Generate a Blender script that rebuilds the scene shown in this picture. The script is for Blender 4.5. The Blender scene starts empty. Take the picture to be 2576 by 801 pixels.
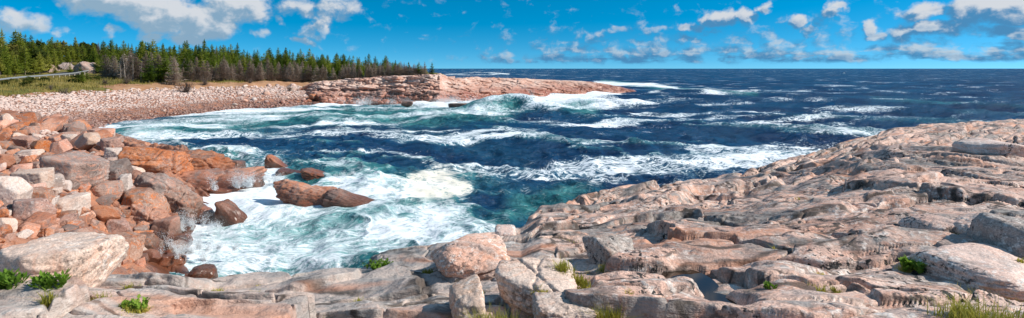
import bpy, bmesh, math, random
import numpy as np
R = math.radians
scene = bpy.context.scene
col = scene.collection
H = 9.0            # camera height above the sea
F = 512.0          # focal length for a frame 1024 wide
HZ = 68.5          # horizon row
def Pz(px, py, z=0.0):
    Y = (H - z) * F / (py - HZ); return ((px - 512) / F * Y, Y, z)
def PY(px, py, Y):
    return ((px - 512) / F * Y, Y, H - (py - HZ) / F * Y)
S = 1024 / 2576.0   # the photograph was measured 2576 wide

# ---------------------------------------------------------------- noise
def _h(ix, iy, iz, seed):
    h = (ix.astype(np.int64) * 374761393 + iy.astype(np.int64) * 668265263 + iz.astype(np.int64) * 2147483647 + seed * 974634541) & 0xFFFFFFFF
    h = ((h ^ (h >> 13)) * 1274126177) & 0xFFFFFFFF
    h = ((h ^ (h >> 16)) * 2246822519) & 0xFFFFFFFF
    return ((h ^ (h >> 15)) & 0xFFFFFF).astype(np.float64) / float(0xFFFFFF)
def vn3(x, y, z, seed=0):
    ix, iy, iz = np.floor(x), np.floor(y), np.floor(z)
    fx, fy, fz = x - ix, y - iy, z - iz
    fx = fx*fx*fx*(fx*(fx*6-15)+10); fy = fy*fy*fy*(fy*(fy*6-15)+10); fz = fz*fz*fz*(fz*(fz*6-15)+10)
    r = 0
    for a in (0, 1):
        for b in (0, 1):
            for c in (0, 1):
                w = (fx if a else 1-fx) * (fy if b else 1-fy) * (fz if c else 1-fz)
                r = r + w * _h(ix+a, iy+b, iz+c, seed)
    return r
def vn2(x, y, seed=0):
    ix, iy = np.floor(x), np.floor(y)
    fx, fy = x - ix, y - iy
    fx = fx*fx*fx*(fx*(fx*6-15)+10); fy = fy*fy*fy*(fy*(fy*6-15)+10)
    z = np.zeros_like(ix)
    return ((1-fx)*(1-fy)*_h(ix, iy, z, seed) + fx*(1-fy)*_h(ix+1, iy, z, seed)
            + (1-fx)*fy*_h(ix, iy+1, z, seed) + fx*fy*_h(ix+1, iy+1, z, seed))
def fbm2(x, y, oct=4, seed=0, gain=0.5):
    r, a, s, t = 0, 1.0, 1.0, 0.0
    for k in range(oct):
        r = r + a * vn2(x*s + 17.3*k, y*s - 9.1*k, seed + k); t += a; a *= gain; s *= 2.03
    return r / t
def fbm3(x, y, z, oct=4, seed=0, gain=0.5):
    r, a, s, t = 0, 1.0, 1.0, 0.0
    for k in range(oct):
        r = r + a * vn3(x*s + 17.3*k, y*s - 9.1*k, z*s + 5.7*k, seed + k); t += a; a *= gain; s *= 2.03
    return r / t
def sst(a, b, x):
    t = np.clip((x - a) / (b - a), 0, 1); return t*t*(3-2*t)
def domes(X, Y, cell, ang, aspect, seed, pw=3.0, jit=0.8, tilt=.5, k=1.25, pre=None):
    """packed rounded blocks: the highest of many jittered domes, the crease to the next one, and a random number per dome"""
    c, s = math.cos(ang), math.sin(ang)
    if pre is None: a = (X*c + Y*s) / (cell*aspect); b = (-X*s + Y*c) / cell
    else: a = pre[0]/(cell*aspect); b = pre[1]/cell
    ia, ib = np.floor(a), np.floor(b); z = np.zeros_like(ia)
    best = np.full(a.shape, -9.0); sec = np.full(a.shape, -9.0); rid = np.zeros(a.shape)
    for i in (-1, 0, 1):
        for j in (-1, 0, 1):
            ca, cb = ia+i, ib+j
            r1, r2, r3 = _h(ca, cb, z, seed), _h(ca, cb, z+1, seed), _h(ca, cb, z+2, seed)
            t1, t2 = _h(ca, cb, z+3, seed)-.5, _h(ca, cb, z+4, seed)-.5
            da = a - (ca + .5 + jit*(r1-.5)); db = b - (cb + .5 + jit*(r2-.5))
            q = np.abs(da)**pw + np.abs(db)**pw
            h = .55*(r3-.5) - k*q + tilt*t1*da + 1.1*tilt*t2*db
            m = h > best
            sec = np.where(m, best, np.maximum(sec, h)); rid = np.where(m, r1*.5+r3*.5, rid); best = np.where(m, h, best)
    return best, best - sec, rid

def facets(a, b, seed, tilt=.5, jit=.9):
    """joint blocks: each cell a tilted flat top with its own height; also the distance to the nearest joint"""
    ia, ib = np.floor(a), np.floor(b); z = np.zeros_like(ia)
    d1 = np.full(a.shape, 9.0); d2 = np.full(a.shape, 9.0); h = np.zeros(a.shape)
    for i in (-1, 0, 1):
        for j in (-1, 0, 1):
            ca, cb = ia+i, ib+j
            da = a - (ca + .5 + jit*(_h(ca, cb, z, seed)-.5)); db = b - (cb + .5 + jit*(_h(ca, cb, z+1, seed)-.5))
            d = np.maximum(np.abs(da)+.35*np.abs(db), np.abs(db)+.15*np.abs(da))
            hh = (_h(ca, cb, z+2, seed)-.5) + tilt*2*((_h(ca, cb, z+3, seed)-.5)*da + (_h(ca, cb, z+4, seed)-.5)*db) - .25*d**4
            m = d < d1
            d2 = np.where(m, d1, np.minimum(d2, d)); d1 = np.where(m, d, d1); h = np.where(m, hh, h)
    return h, d2-d1
# ---------------------------------------------------------------- meshes
def raw_mesh(name, V, faces, smooth=True, attrs=None):
    """V (n,3); faces (m,k) of one size"""
    me = bpy.data.meshes.new(name)
    V = np.asarray(V, np.float32); faces = np.asarray(faces, np.int32); k = faces.shape[1]
    me.vertices.add(len(V)); me.vertices.foreach_set('co', V.ravel())
    me.loops.add(faces.size); me.loops.foreach_set('vertex_index', faces.ravel())
    me.polygons.add(len(faces)); me.polygons.foreach_set('loop_start', np.arange(0, faces.size, k, dtype=np.int32))
    me.polygons.foreach_set('loop_total', np.full(len(faces), k, np.int32))
    me.polygons.foreach_set('use_smooth', np.full(len(faces), smooth))
    for n, a in (attrs or {}).items():
        me.attributes.new(n, 'FLOAT', 'POINT').data.foreach_set('value', np.asarray(a, np.float32).ravel())
    me.update(calc_edges=True)
    return me
def grid_faces(n, m, flip=False):
    i = np.arange(n*m).reshape(n, m)
    q = np.stack([i[:-1, :-1], i[:-1, 1:], i[1:, 1:], i[1:, :-1]], -1).reshape(-1, 4)
    return q[:, ::-1] if flip else q
def grid_mesh(name, V, attrs=None, flip=False, keep=None):
    n, m = V.shape[:2]; f = grid_faces(n, m, flip)
    if keep is not None:
        f = f[keep.ravel()[f].any(axis=1)]
    return raw_mesh(name, V.reshape(-1, 3), f, True, attrs)
def link(name, me, mat=None, parent=None):
    o = bpy.data.objects.new(name, me); col.objects.link(o)
    if mat and not me.materials: me.materials.append(mat)
    if parent: o.parent = parent
    return o
def tag(o, label=None, cat=None, group=None, kind=None):
    if label: o['label'] = label
    if cat: o['category'] = cat
    if group: o['group'] = group
    if kind: o['kind'] = kind
    return o
def empty(name, loc, rz=0.0, sc=1.0):
    o = bpy.data.objects.new(name, None); col.objects.link(o)
    o.location = loc; o.rotation_euler = (0, 0, rz); o.scale = (sc,)*3 if isinstance(sc, (int, float)) else sc
    o.empty_display_size = .2
    return o
def copy_tree(o, kids, parent=None):
    c = o.copy(); col.objects.link(c); c.parent = parent
    for k in kids:
        d = k.copy(); col.objects.link(d); d.parent = c
    return c
def tube(pts, rad, n=6):
    """tapered tube along pts: vertices and quads"""
    pts = np.asarray(pts, float); rad = np.broadcast_to(np.asarray(rad, float), (len(pts),))
    V, Q = [], []
    for i in range(len(pts)):
        t = pts[min(i+1, len(pts)-1)] - pts[max(i-1, 0)]; t /= np.linalg.norm(t) + 1e-9
        a = np.cross(t, (0, 0, 1.0) if abs(t[2]) < .9 else (1.0, 0, 0)); a /= np.linalg.norm(a); b = np.cross(t, a)
        for k in range(n):
            w = 2*math.pi*k/n; V.append(pts[i] + rad[i]*(a*math.cos(w) + b*math.sin(w)))
    for i in range(len(pts)-1):
        for k in range(n):
            Q.append((i*n+k, i*n+(k+1) % n, (i+1)*n+(k+1) % n, (i+1)*n+k))
    return np.array(V), np.array(Q)
def join(parts):
    V, Q, n = [], [], 0
    for v, q in parts:
        V.append(v); Q.append(np.asarray(q)+n); n += len(v)
    return np.concatenate(V), np.concatenate(Q)
_ico = {}
def ico(sub):
    if sub not in _ico:
        b = bmesh.new(); bmesh.ops.create_icosphere(b, subdivisions=sub, radius=1.0)
        b.verts.ensure_lookup_table()
        _ico[sub] = (np.array([v.co[:] for v in b.verts]), np.array([[v.index for v in f.verts] for f in b.faces])); b.free()
    return _ico[sub]
def rock_verts(seed, sub=4, planes=14, p=14.0, amp=.06, nsc=1.6, flat=1.0, cracks=0, rough=.012, strata=.0):
    """a block cut by random joint planes, edges worn round, skin rough; about one unit across in each half axis"""
    rg = np.random.default_rng(seed)
    D, fc = ico(sub)
    n = rg.normal(size=(planes, 3)); n[:, 2] *= flat
    box = np.array([[1, 0, 0], [-1, 0, 0], [0, 1, 0], [0, -1, 0], [0, 0, 1], [0, 0, -1]], float) + rg.normal(size=(6, 3))*.16
    n = np.concatenate([n, box]); n /= np.linalg.norm(n, axis=1)[:, None]
    h = np.concatenate([rg.uniform(.84, 1.14, planes), rg.uniform(.82, 1.0, 6)])
    q = np.maximum(D @ n.T, 0) / h
    r = (q**p).sum(1)**(-1.0/p)
    V = D * r[:, None]
    o = rg.uniform(0, 50, 3); X, Y, Z = (V*nsc + o).T
    k = (fbm3(X, Y, Z, 4, seed % 97) - .5) * 2 * amp
    X, Y, Z = (V*nsc*5 + o).T
    k += (fbm3(X, Y, Z, 3, seed % 89 + 7) - .5) * 2 * rough * 1.6
    for c in range(cracks):
        cn = rg.normal(size=3); cn[2] *= .3; cn /= np.linalg.norm(cn)
        X, Y, Z = (V*2 + o).T
        dd = V @ cn - rg.uniform(-.45, .45) + (fbm3(X, Y, Z, 3, seed % 83 + c) - .5)*.35
        k -= .1*np.exp(-(dd/.035)**2)
        k += .025*np.sign(dd)
    if strata:
        ax = np.array([rg.normal()*.35, rg.normal()*.35, 1.0]); ax /= np.linalg.norm(ax); X, Y, Z = (V*1.3 + o).T
        s_ = V @ ax * 5.5 + 2.2*fbm3(X, Y, Z, 3, seed % 71); X, Y, Z = np.stack([s_*0, s_*0+3.3, s_*1.7]) + 0*X
        k += strata*(vn3(X, Y, Z, seed % 61)-.5)*2; k -= strata*1.3*np.exp(-((s_-np.round(s_))/.06)**2)
    V = V * (1 + k)[:, None]
    return V, fc
# ---------------------------------------------------------------- materials
class NT:
    def __init__(s, tree): s.t = tree; s.n = tree.nodes; s.l = tree.links
    def node(s, typ, **kw):
        n = s.n.new(typ)
        for k, v in kw.items(): setattr(n, k, v)
        return n
    def put(s, sock, v):
        if v is None: return
        if hasattr(v, 'is_linked'): s.l.new(v, sock)
        else: sock.default_value = v
    def m(s, op, a, b=None, c=None, clamp=False):
        n = s.node('ShaderNodeMath', operation=op, use_clamp=clamp); s.put(n.inputs[0], a); s.put(n.inputs[1], b); s.put(n.inputs[2], c)
        return n.outputs[0]
    def v(s, op, a, b=None, c=None):
        n = s.node('ShaderNodeVectorMath', operation=op); s.put(n.inputs[0], a); s.put(n.inputs[1], b)
        if c is not None: s.put(n.inputs[2], c)
        return n.outputs['Value'] if op in ('LENGTH', 'DOT_PRODUCT', 'DISTANCE') else n.outputs[0]
    def mix(s, f, a, b, typ='MIX'):
        n = s.node('ShaderNodeMix', data_type='RGBA', blend_type=typ); n.clamp_factor = True
        def c4(x): return x if hasattr(x, 'is_linked') else (tuple(x)+(1.0,))[:4]
        s.put(n.inputs[0], f); s.put(n.inputs[6], c4(a)); s.put(n.inputs[7], c4(b)); return n.outputs[2]
    def rng(s, x, a, b, c=0.0, d=1.0, smooth=True):
        n = s.node('ShaderNodeMapRange', interpolation_type='SMOOTHSTEP' if smooth else 'LINEAR')
        for i, q in enumerate((x, a, b, c, d)): s.put(n.inputs[i], q)
        return n.outputs[0]
    def noise(s, vec, scale, detail=4.0, rough=.55, dist=0.0, dim='3D'):
        n = s.node('ShaderNodeTexNoise', noise_dimensions=dim)
        s.put(n.inputs['Vector'], vec); s.put(n.inputs['Scale'], scale); s.put(n.inputs['Detail'], detail)
        s.put(n.inputs['Roughness'], rough); s.put(n.inputs['Distortion'], dist); return n.outputs[0]
    def voro(s, vec, scale, feat='F1'):
        n = s.node('ShaderNodeTexVoronoi', feature=feat); s.put(n.inputs['Vector'], vec); s.put(n.inputs['Scale'], scale); return n.outputs[0]
    def ramp(s, f, stops):
        n = s.node('ShaderNodeValToRGB'); e = n.color_ramp.elements
        while len(e) < len(stops): e.new(.5)
        for el, (p, c) in zip(e, stops): el.position = p; el.color = tuple(c)+(1.0,)
        s.put(n.inputs[0], f); return n.outputs[0]
    def attr(s, name, out='Fac'):
        n = s.node('ShaderNodeAttribute', attribute_name=name); return n.outputs[out]
    def sep(s, v):
        n = s.node('ShaderNodeSeparateXYZ'); s.put(n.inputs[0], v); return n.outputs
    def comb(s, x, y, z):
        n = s.node('ShaderNodeCombineXYZ'); s.put(n.inputs[0], x); s.put(n.inputs[1], y); s.put(n.inputs[2], z); return n.outputs[0]
    def bump(s, h, strength, dist, normal=None):
        n = s.node('ShaderNodeBump'); s.put(n.inputs['Strength'], strength); s.put(n.inputs['Distance'], dist); s.put(n.inputs['Height'], h)
        if normal is not None: s.put(n.inputs['Normal'], normal)
        return n.outputs[0]
def new_mat(name):
    m = bpy.data.materials.new(name); m.use_nodes = True; t = NT(m.node_tree)
    b = m.node_tree.nodes['Principled BSDF']; b.inputs['Specular IOR Level'].default_value = .25
    return m, t, b
def plain(name, c, rough=.8, var=.25, sc=6.0):
    m, t, b = new_mat(name)
    tc = t.node('ShaderNodeTexCoord'); oi = t.node('ShaderNodeObjectInfo')
    vec = t.v('ADD', tc.outputs['Object'], t.comb(t.m('MULTIPLY', oi.outputs['Random'], 37.0), 0.0, 0.0))
    n = t.noise(vec, sc, 4.0)
    t.put(b.inputs['Base Color'], t.mix(t.rng(n, .3, .7), [x*(1-var) for x in c], [min(1, x*(1+var)) for x in c]))
    b.inputs['Roughness'].default_value = rough
    return m
def rock_mat(name, cols, world=False, sc=1.0, grey=(.30, .285, .27), grey_amt=.4, dark=(.035, .033, .032), dark_amt=.35,
             vein=(.42, .12, .055), vein_amt=.0, white=(.66, .60, .55), white_amt=.3, wet=None, strike=(1, 1, 1), bumpd=.03, vary=.25, bands=0.0, grass=None, tone=False):
    """granite and gneiss: tone patches, pale feldspar grains, black lichen, orange veins, grey bands, a wet dark foot by the sea"""
    m, t, b = new_mat(name)
    tc = t.node('ShaderNodeTexCoord'); oi = t.node('ShaderNodeObjectInfo'); ge = t.node('ShaderNodeNewGeometry')
    rnd = oi.outputs['Random']
    if world: vec = ge.outputs['Position']
    else:
        sc3 = t.comb(t.m('MULTIPLY', rnd, 91.0), t.m('MULTIPLY', rnd, 37.0), t.m('MULTIPLY', rnd, 53.0))
        vt = t.node('ShaderNodeVectorTransform', vector_type='VECTOR', convert_from='OBJECT', convert_to='WORLD')
        t.put(vt.inputs[0], tc.outputs['Object']); vec = t.v('ADD', vt.outputs[0], sc3)
    vs = t.v('MULTIPLY', vec, strike)
    big = t.noise(vs, .55*sc, 5.0, .6, .4)
    k = len(cols)
    c = t.ramp(t.rng(big, .28, .72, smooth=False), [(i/(k-1), q) for i, q in enumerate(cols)])
    # grey gneiss patches / bands
    g = t.noise(t.v('ADD', vs, (13.1, 4.2, 7.7)), .8*sc, 5.0, .62, 1.0)
    c = t.mix(t.m('MULTIPLY', t.rng(g, .50, .62), grey_amt), c, grey)
    if bands:
        bn = t.noise(t.v('MULTIPLY', t.v('ADD', vec, t.v('MULTIPLY', t.comb(big, big, big), (1.5, 1.5, 1.5))), (.25*sc, .25*sc, 3.2*sc)), 1.4, 4.0, .6)
        c = t.mix(t.m('MULTIPLY', t.rng(bn, .48, .6), bands), c, tuple(.55*x for x in grey))
    if vein_amt:
        vn = t.noise(t.v('ADD', vec, (3.3, 9.2, 1.1)), .9*sc, 3.0, .5, 1.6)
        ln = t.m('ABSOLUTE', t.m('SUBTRACT', vn, .5))
        c = t.mix(t.m('MULTIPLY', t.rng(ln, .035, .0), vein_amt), c, vein)
        vn2_ = t.noise(t.v('ADD', vs, (31.3, 19.2, 11.1)), 1.3*sc, 4.0, .6, .8)
        c = t.mix(t.m('MULTIPLY', t.rng(vn2_, .56, .66), vein_amt*.6), c, vein)
    # feldspar grains and pale lichen
    w = t.noise(t.v('ADD', vec, (5.0, 2.0, 8.0)), 9.0*sc, 4.0, .7)
    wp = t.noise(t.v('ADD', vec, (15.0, 22.0, 8.0)), 1.1*sc, 4.0, .6)
    c = t.mix(t.m('MULTIPLY', t.m('MULTIPLY', t.rng(w, .50, .62), t.rng(wp, .36, .6)), white_amt*2), c, white)
    d = t.noise(t.v('ADD', vec, (25.0, 12.0, 18.0)), 11.0*sc, 3.0, .7)
    dp = t.noise(t.v('ADD', vec, (45.0, 12.0, 28.0)), .9*sc, 5.0, .65)
    c = t.mix(t.m('MULTIPLY', t.m('MULTIPLY', t.rng(d, .52, .62), t.rng(dp, .45, .62)), dark_amt*2), c, dark)
    sp = t.noise(vec, 42.0*sc, 2.0, .6)
    c = t.mix(1.0, c, t.mix(t.rng(sp, .3, .7), (.72, .72, .72), (1.22, 1.2, 1.18)), 'MULTIPLY')
    if not world:
        hs = t.node('ShaderNodeHueSaturation'); t.put(hs.inputs['Color'], c)
        t.put(hs.inputs['Value'], t.m('MULTIPLY_ADD', rnd, 2*vary, 1-vary))
        t.put(hs.inputs['Saturation'], t.m('MULTIPLY_ADD', t.m('FRACT', t.m('MULTIPLY', rnd, 7.31)), .5, .75)); c = hs.outputs[0]
    rough = .78
    if wet:
        z = t.sep(ge.outputs['Position'])[2]
        zz = t.m('ADD', z, t.m('MULTIPLY', t.m('SUBTRACT', t.noise(ge.outputs['Position'], .35, 3.0), .5), wet[2]))
        f = t.rng(zz, wet[1], wet[0])
        c = t.mix(t.m('MULTIPLY', f, .92), c, t.mix(1.0, c, wet[3], 'MULTIPLY'))
        rough = t.m('MULTIPLY_ADD', f, -.5, .78)
        t.put(b.inputs['Specular IOR Level'], t.m('MULTIPLY_ADD', f, .25, .25))
    if grass: c = grass(t, c, ge.outputs['Position'])
    if tone: c = t.mix(t.m('MULTIPLY', t.attr('tone'), .62), c, t.mix(t.rng(g, .4, .62), (.53, .445, .385), (.33, .31, .29)))
    if tone:
        sv = t.comb(t.m('MULTIPLY', t.attr('xi'), .16), t.m('MULTIPLY', t.attr('psi'), .9), 0.0)
        gb = t.m('ADD', t.m('MULTIPLY', t.noise(sv, 1.0, 5.0, .62, .3), .75), t.m('MULTIPLY', t.noise(vec, 3.0, 5.0, .65), .25))
        lim = t.m('MULTIPLY_ADD', t.attr('tone'), .06, .522)
        c = t.mix(t.m('MULTIPLY', t.rng(t.m('SUBTRACT', gb, lim), 0.0, .05), .82), c, t.mix(t.rng(t.noise(vec, 6.0, 4.0, .7), .38, .62), (.085, .08, .076), (.27, .255, .24)))
        wv = t.v('ADD', t.comb(t.m('MULTIPLY', t.attr('xi'), .30), t.attr('psi'), 0.0), t.v('MULTIPLY', t.comb(g, t.noise(vec, 1.6, 3.0), 0.0), (.35, .35, 0.0)))
        far_ = t.rng(t.v('LENGTH', ge.outputs['Position']), 10.0, 24.0)
        cr = t.m('MINIMUM', t.m('MULTIPLY_ADD', far_, -.6, t.m('ADD', t.m('MULTIPLY', t.voro(wv, 1.5, 'DISTANCE_TO_EDGE'), 1.0), t.m('MULTIPLY', far_, .6))), t.m('MULTIPLY', t.voro(wv, .55, 'DISTANCE_TO_EDGE'), 1.4))
        crk = t.m('MULTIPLY', t.rng(cr, .030, .008), t.rng(t.noise(vec, .9, 3.0), .40, .55))
        c = t.mix(t.m('MULTIPLY', crk, .85), c, (.05, .038, .03))
        og = t.noise(t.v('ADD', sv, (4.1, 7.7, 0.0)), 1.3, 5.0, .6, .3)
        c = t.mix(t.m('MULTIPLY', t.rng(og, .54, .66), .6), c, (.52, .225, .125))
    t.put(b.inputs['Base Color'], c); t.put(b.inputs['Roughness'], rough)
    hb = t.m('ADD', t.m('MULTIPLY', t.noise(vs, 3.5*sc, 6.0, .68), 1.0), t.m('MULTIPLY', w, .35))
    t.put(b.inputs['Normal'], t.bump(hb, .9, bumpd))
    return m
PINK = [(.39, .23, .17), (.58, .365, .285), (.65, .45, .365), (.54, .395, .33)]
M = {}
WETR = (.2, 1.5, 1.2, (.36, .27, .22))
M['platform'] = rock_mat('pink_granite', PINK, True, 1.0, grey=(.25, .24, .23), grey_amt=.55, dark_amt=.8, white_amt=.42, vein=(.50, .19, .10), vein_amt=.35, strike=(.55, .9, 1.6), bumpd=.075, bands=.6, tone=True, wet=(.8, 2.2, 2.0, (.36, .27, .22)))
M['pink'] = rock_mat('pink_boulder', PINK, False, 1.5, grey_amt=.45, dark_amt=.45, white_amt=.5, vein=(.50, .20, .11), vein_amt=.3, bumpd=.03, vary=.12)
M['pale'] = rock_mat('pale_boulder', [(.47, .345, .275), (.60, .465, .39), (.65, .545, .475)], False, 1.4, grey=(.36, .35, .33), grey_amt=.35, dark_amt=.3, white_amt=.4, vein=(.55, .27, .17), vein_amt=.3, bumpd=.025, vary=.12)
M['greyrock'] = rock_mat('grey_gneiss', [(.19, .175, .16), (.30, .26, .235), (.44, .32, .265)], False, 1.5, grey_amt=.4, dark_amt=.6, white_amt=.35, vein=(.46, .26, .19), vein_amt=.3, bumpd=.04, bands=.5, vary=.15)
M['smooth'] = rock_mat('smooth_shelf_rock', [(.40, .34, .30), (.52, .44, .39), (.56, .42, .35)], False, .9, grey=(.33, .33, .33), grey_amt=.6, dark_amt=.3, white_amt=.3, bumpd=.02, vary=.1)
M['red'] = rock_mat('red_brown_rock', [(.19, .085, .055), (.34, .15, .095), (.46, .225, .145), (.48, .31, .24)], False, 1.0, grey=(.19, .17, .165), grey_amt=.6, dark_amt=.3, white_amt=.12, vein=(.45, .155, .075), vein_amt=.55, bumpd=.03, vary=.32, wet=WETR)
M['creamrock'] = rock_mat('cream_rock', [(.44, .31, .245), (.56, .43, .36), (.61, .50, .43)], False, 1.0, grey=(.38, .36, .34), grey_amt=.4, dark_amt=.2, white_amt=.2, vein=(.50, .25, .15), vein_amt=.3, bumpd=.03, vary=.16, wet=WETR)
M['brownrock'] = rock_mat('grey_brown_rock', [(.15, .095, .075), (.26, .165, .13), (.35, .225, .175)], False, 1.0, grey=(.23, .195, .18), grey_amt=.5, dark_amt=.35, white_amt=.12, vein=(.44, .16, .08), vein_amt=.6, bumpd=.03, vary=.25, wet=WETR)
M['cobble'] = rock_mat('beach_stones', [(.42, .275, .22), (.57, .42, .36), (.65, .54, .485)], True, .9, grey_amt=.35, dark_amt=.15, white_amt=.3, wet=(1.1, 2.1, 1.2, (.42, .28, .23)), bumpd=.02)
M['bstone'] = rock_mat('beach_boulder_rock', [(.38, .22, .165), (.52, .35, .285), (.62, .49, .43)], False, .8, grey_amt=.45, dark_amt=.25, white_amt=.2, vein_amt=.3, wet=(.6, 1.9, 1.2, (.5, .26, .19)), bumpd=.03, vary=.22)
M['headland'] = rock_mat('headland_rock', [(.36, .18, .125), (.50, .295, .225), (.60, .43, .355), (.64, .51, .44)], True, .35, grey=(.36, .30, .27), grey_amt=.4, dark_amt=.2, white_amt=.2, vein=(.40, .15, .08), vein_amt=.5, wet=(1.2, 4.6, 2.4, (.60, .33, .235)), strike=(.6, .6, 2.2), bumpd=.15)
def shore_grass(t, c, pos):
    a = t.attr('turf'); n = t.noise(pos, .35, 5.0, .6)
    gcol = t.ramp(t.noise(pos, .22, 4.0, .6), [(.3, (.05, .07, .015)), (.5, (.15, .13, .03)), (.7, (.28, .20, .065))])
    e = t.attr('earth'); ecol = t.ramp(n, [(.3, (.26, .125, .06)), (.7, (.42, .25, .14))])
    c = t.mix(e, c, ecol)
    return t.mix(t.rng(t.m('ADD', a, t.m('MULTIPLY', t.m('SUBTRACT', n, .5), .8)), .4, .6), c, gcol)
M['shore'] = rock_mat('shore_ground', [(.14, .07, .05), (.33, .15, .092), (.52, .245, .145)], True, .8, grey=(.15, .13, .125), grey_amt=.6, dark_amt=.3, white_amt=.12, vein=(.47, .17, .08), vein_amt=.55, wet=(.0, .9, .9, (.36, .27, .22)), bumpd=.06, grass=shore_grass)
def leaf_mat(name, a, b_, c2, sc=.6, thru=.4):
    m, t, b = new_mat(name)
    tc = t.node('ShaderNodeTexCoord'); oi = t.node('ShaderNodeObjectInfo')
    r = oi.outputs['Random']
    vec = t.v('ADD', tc.outputs['Object'], t.comb(t.m('MULTIPLY', r, 71.0), 0.0, 0.0))
    n = t.noise(vec, sc, 4.0, .65)
    c = t.ramp(t.m('ADD', t.m('MULTIPLY', n, .7), t.m('MULTIPLY', r, .3)), [(.3, a), (.5, b_), (.68, c2)])
    t.put(b.inputs['Base Color'], c); b.inputs['Roughness'].default_value = .75
    b.inputs['Specular IOR Level'].default_value = .15
    tr = t.node('ShaderNodeBsdfTranslucent'); t.put(tr.inputs['Color'], c)
    mx = t.node('ShaderNodeMixShader'); mx.inputs[0].default_value = thru; t.l.new(b.outputs[0], mx.inputs[1]); t.l.new(tr.outputs[0], mx.inputs[2])
    t.l.new(mx.outputs[0], m.node_tree.nodes['Material Output'].inputs[0])
    return m
M['spruce'] = leaf_mat('spruce_needles', (.07, .12, .014), (.19, .25, .03), (.35, .37, .055))
M['spruce_light'] = leaf_mat('light_green_needles', (.14, .185, .022), (.27, .31, .04), (.38, .37, .07))
M['dead'] = leaf_mat('dead_twigs', (.22, .165, .13), (.37, .285, .23), (.50, .41, .34), thru=.15)
M['bark'] = plain('grey_bark', (.16, .125, .10))
M['palebark'] = plain('bleached_bark', (.34, .29, .25))
M['twig'] = leaf_mat('bare_twigs', (.07, .05, .04), (.13, .10, .08), (.19, .15, .125))
M['bushleaf'] = leaf_mat('shrub_leaves', (.03, .05, .010), (.07, .09, .016), (.16, .13, .03))
M['grass'] = leaf_mat('dry_grass', (.09, .105, .02), (.22, .19, .045), (.38, .29, .09), .25)
M['tuft'] = leaf_mat('tuft_grass', (.20, .21, .03), (.40, .36, .06), (.60, .48, .13), 2.5)
M['green'] = leaf_mat('fleshy_leaves', (.09, .17, .02), (.17, .29, .03), (.28, .38, .06), 5.0)
M['outcrop'] = rock_mat('roadside_rock', [(.22, .155, .13), (.34, .245, .205), (.42, .32, .28)], False, .8, grey_amt=.5, dark_amt=.5, white_amt=.2, vein_amt=.3, bumpd=.05)
M['steel'] = plain('galvanised_steel', (.26, .28, .30), .45, .1)
M['asphalt'] = plain('asphalt', (.05, .05, .052), .9)
M['bird'] = plain('white_feathers', (.8, .8, .8))
M['dirtypost'] = plain('weathered_post', (.30, .27, .22))
# ---------------------------------------------------------------- camera, sun, sky
cam = bpy.data.cameras.new('camera'); co = bpy.data.objects.new('camera', cam); col.objects.link(co)
co.location = (0, 0, H); co.rotation_euler = (R(90), 0, 0)
cam.sensor_width = 36; cam.lens = 18; cam.shift_y = -(159 - HZ) / 1024; cam.clip_end = 200000; cam.clip_start = .05
scene.camera = co
scene.render.engine = 'CYCLES'
SUN_AZ, SUN_EL = R(97), R(38)
sun = bpy.data.lights.new('sun', 'SUN'); so = bpy.data.objects.new('sun', sun); col.objects.link(so)
sun.energy = 4.6; sun.angle = R(.5); sun.color = (1.0, .945, .86)
from mathutils import Vector
sd = Vector((math.sin(SUN_AZ)*math.cos(SUN_EL), math.cos(SUN_AZ)*math.cos(SUN_EL), math.sin(SUN_EL)))
so.rotation_euler = sd.to_track_quat('Z', 'Y').to_euler()
vs_ = scene.view_settings; scene.display_settings.display_device = 'sRGB'
vs_.view_transform = 'Standard'; vs_.look = 'None'; vs_.exposure = .40; vs_.gamma = 1; vs_.use_curve_mapping = False
scene.cycles.max_bounces = 6; scene.cycles.diffuse_bounces = 3; scene.cycles.glossy_bounces = 3; scene.cycles.transparent_max_bounces = 6
scene.cycles.sample_clamp_direct = 6.0; scene.cycles.sample_clamp_indirect = 3.0

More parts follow.
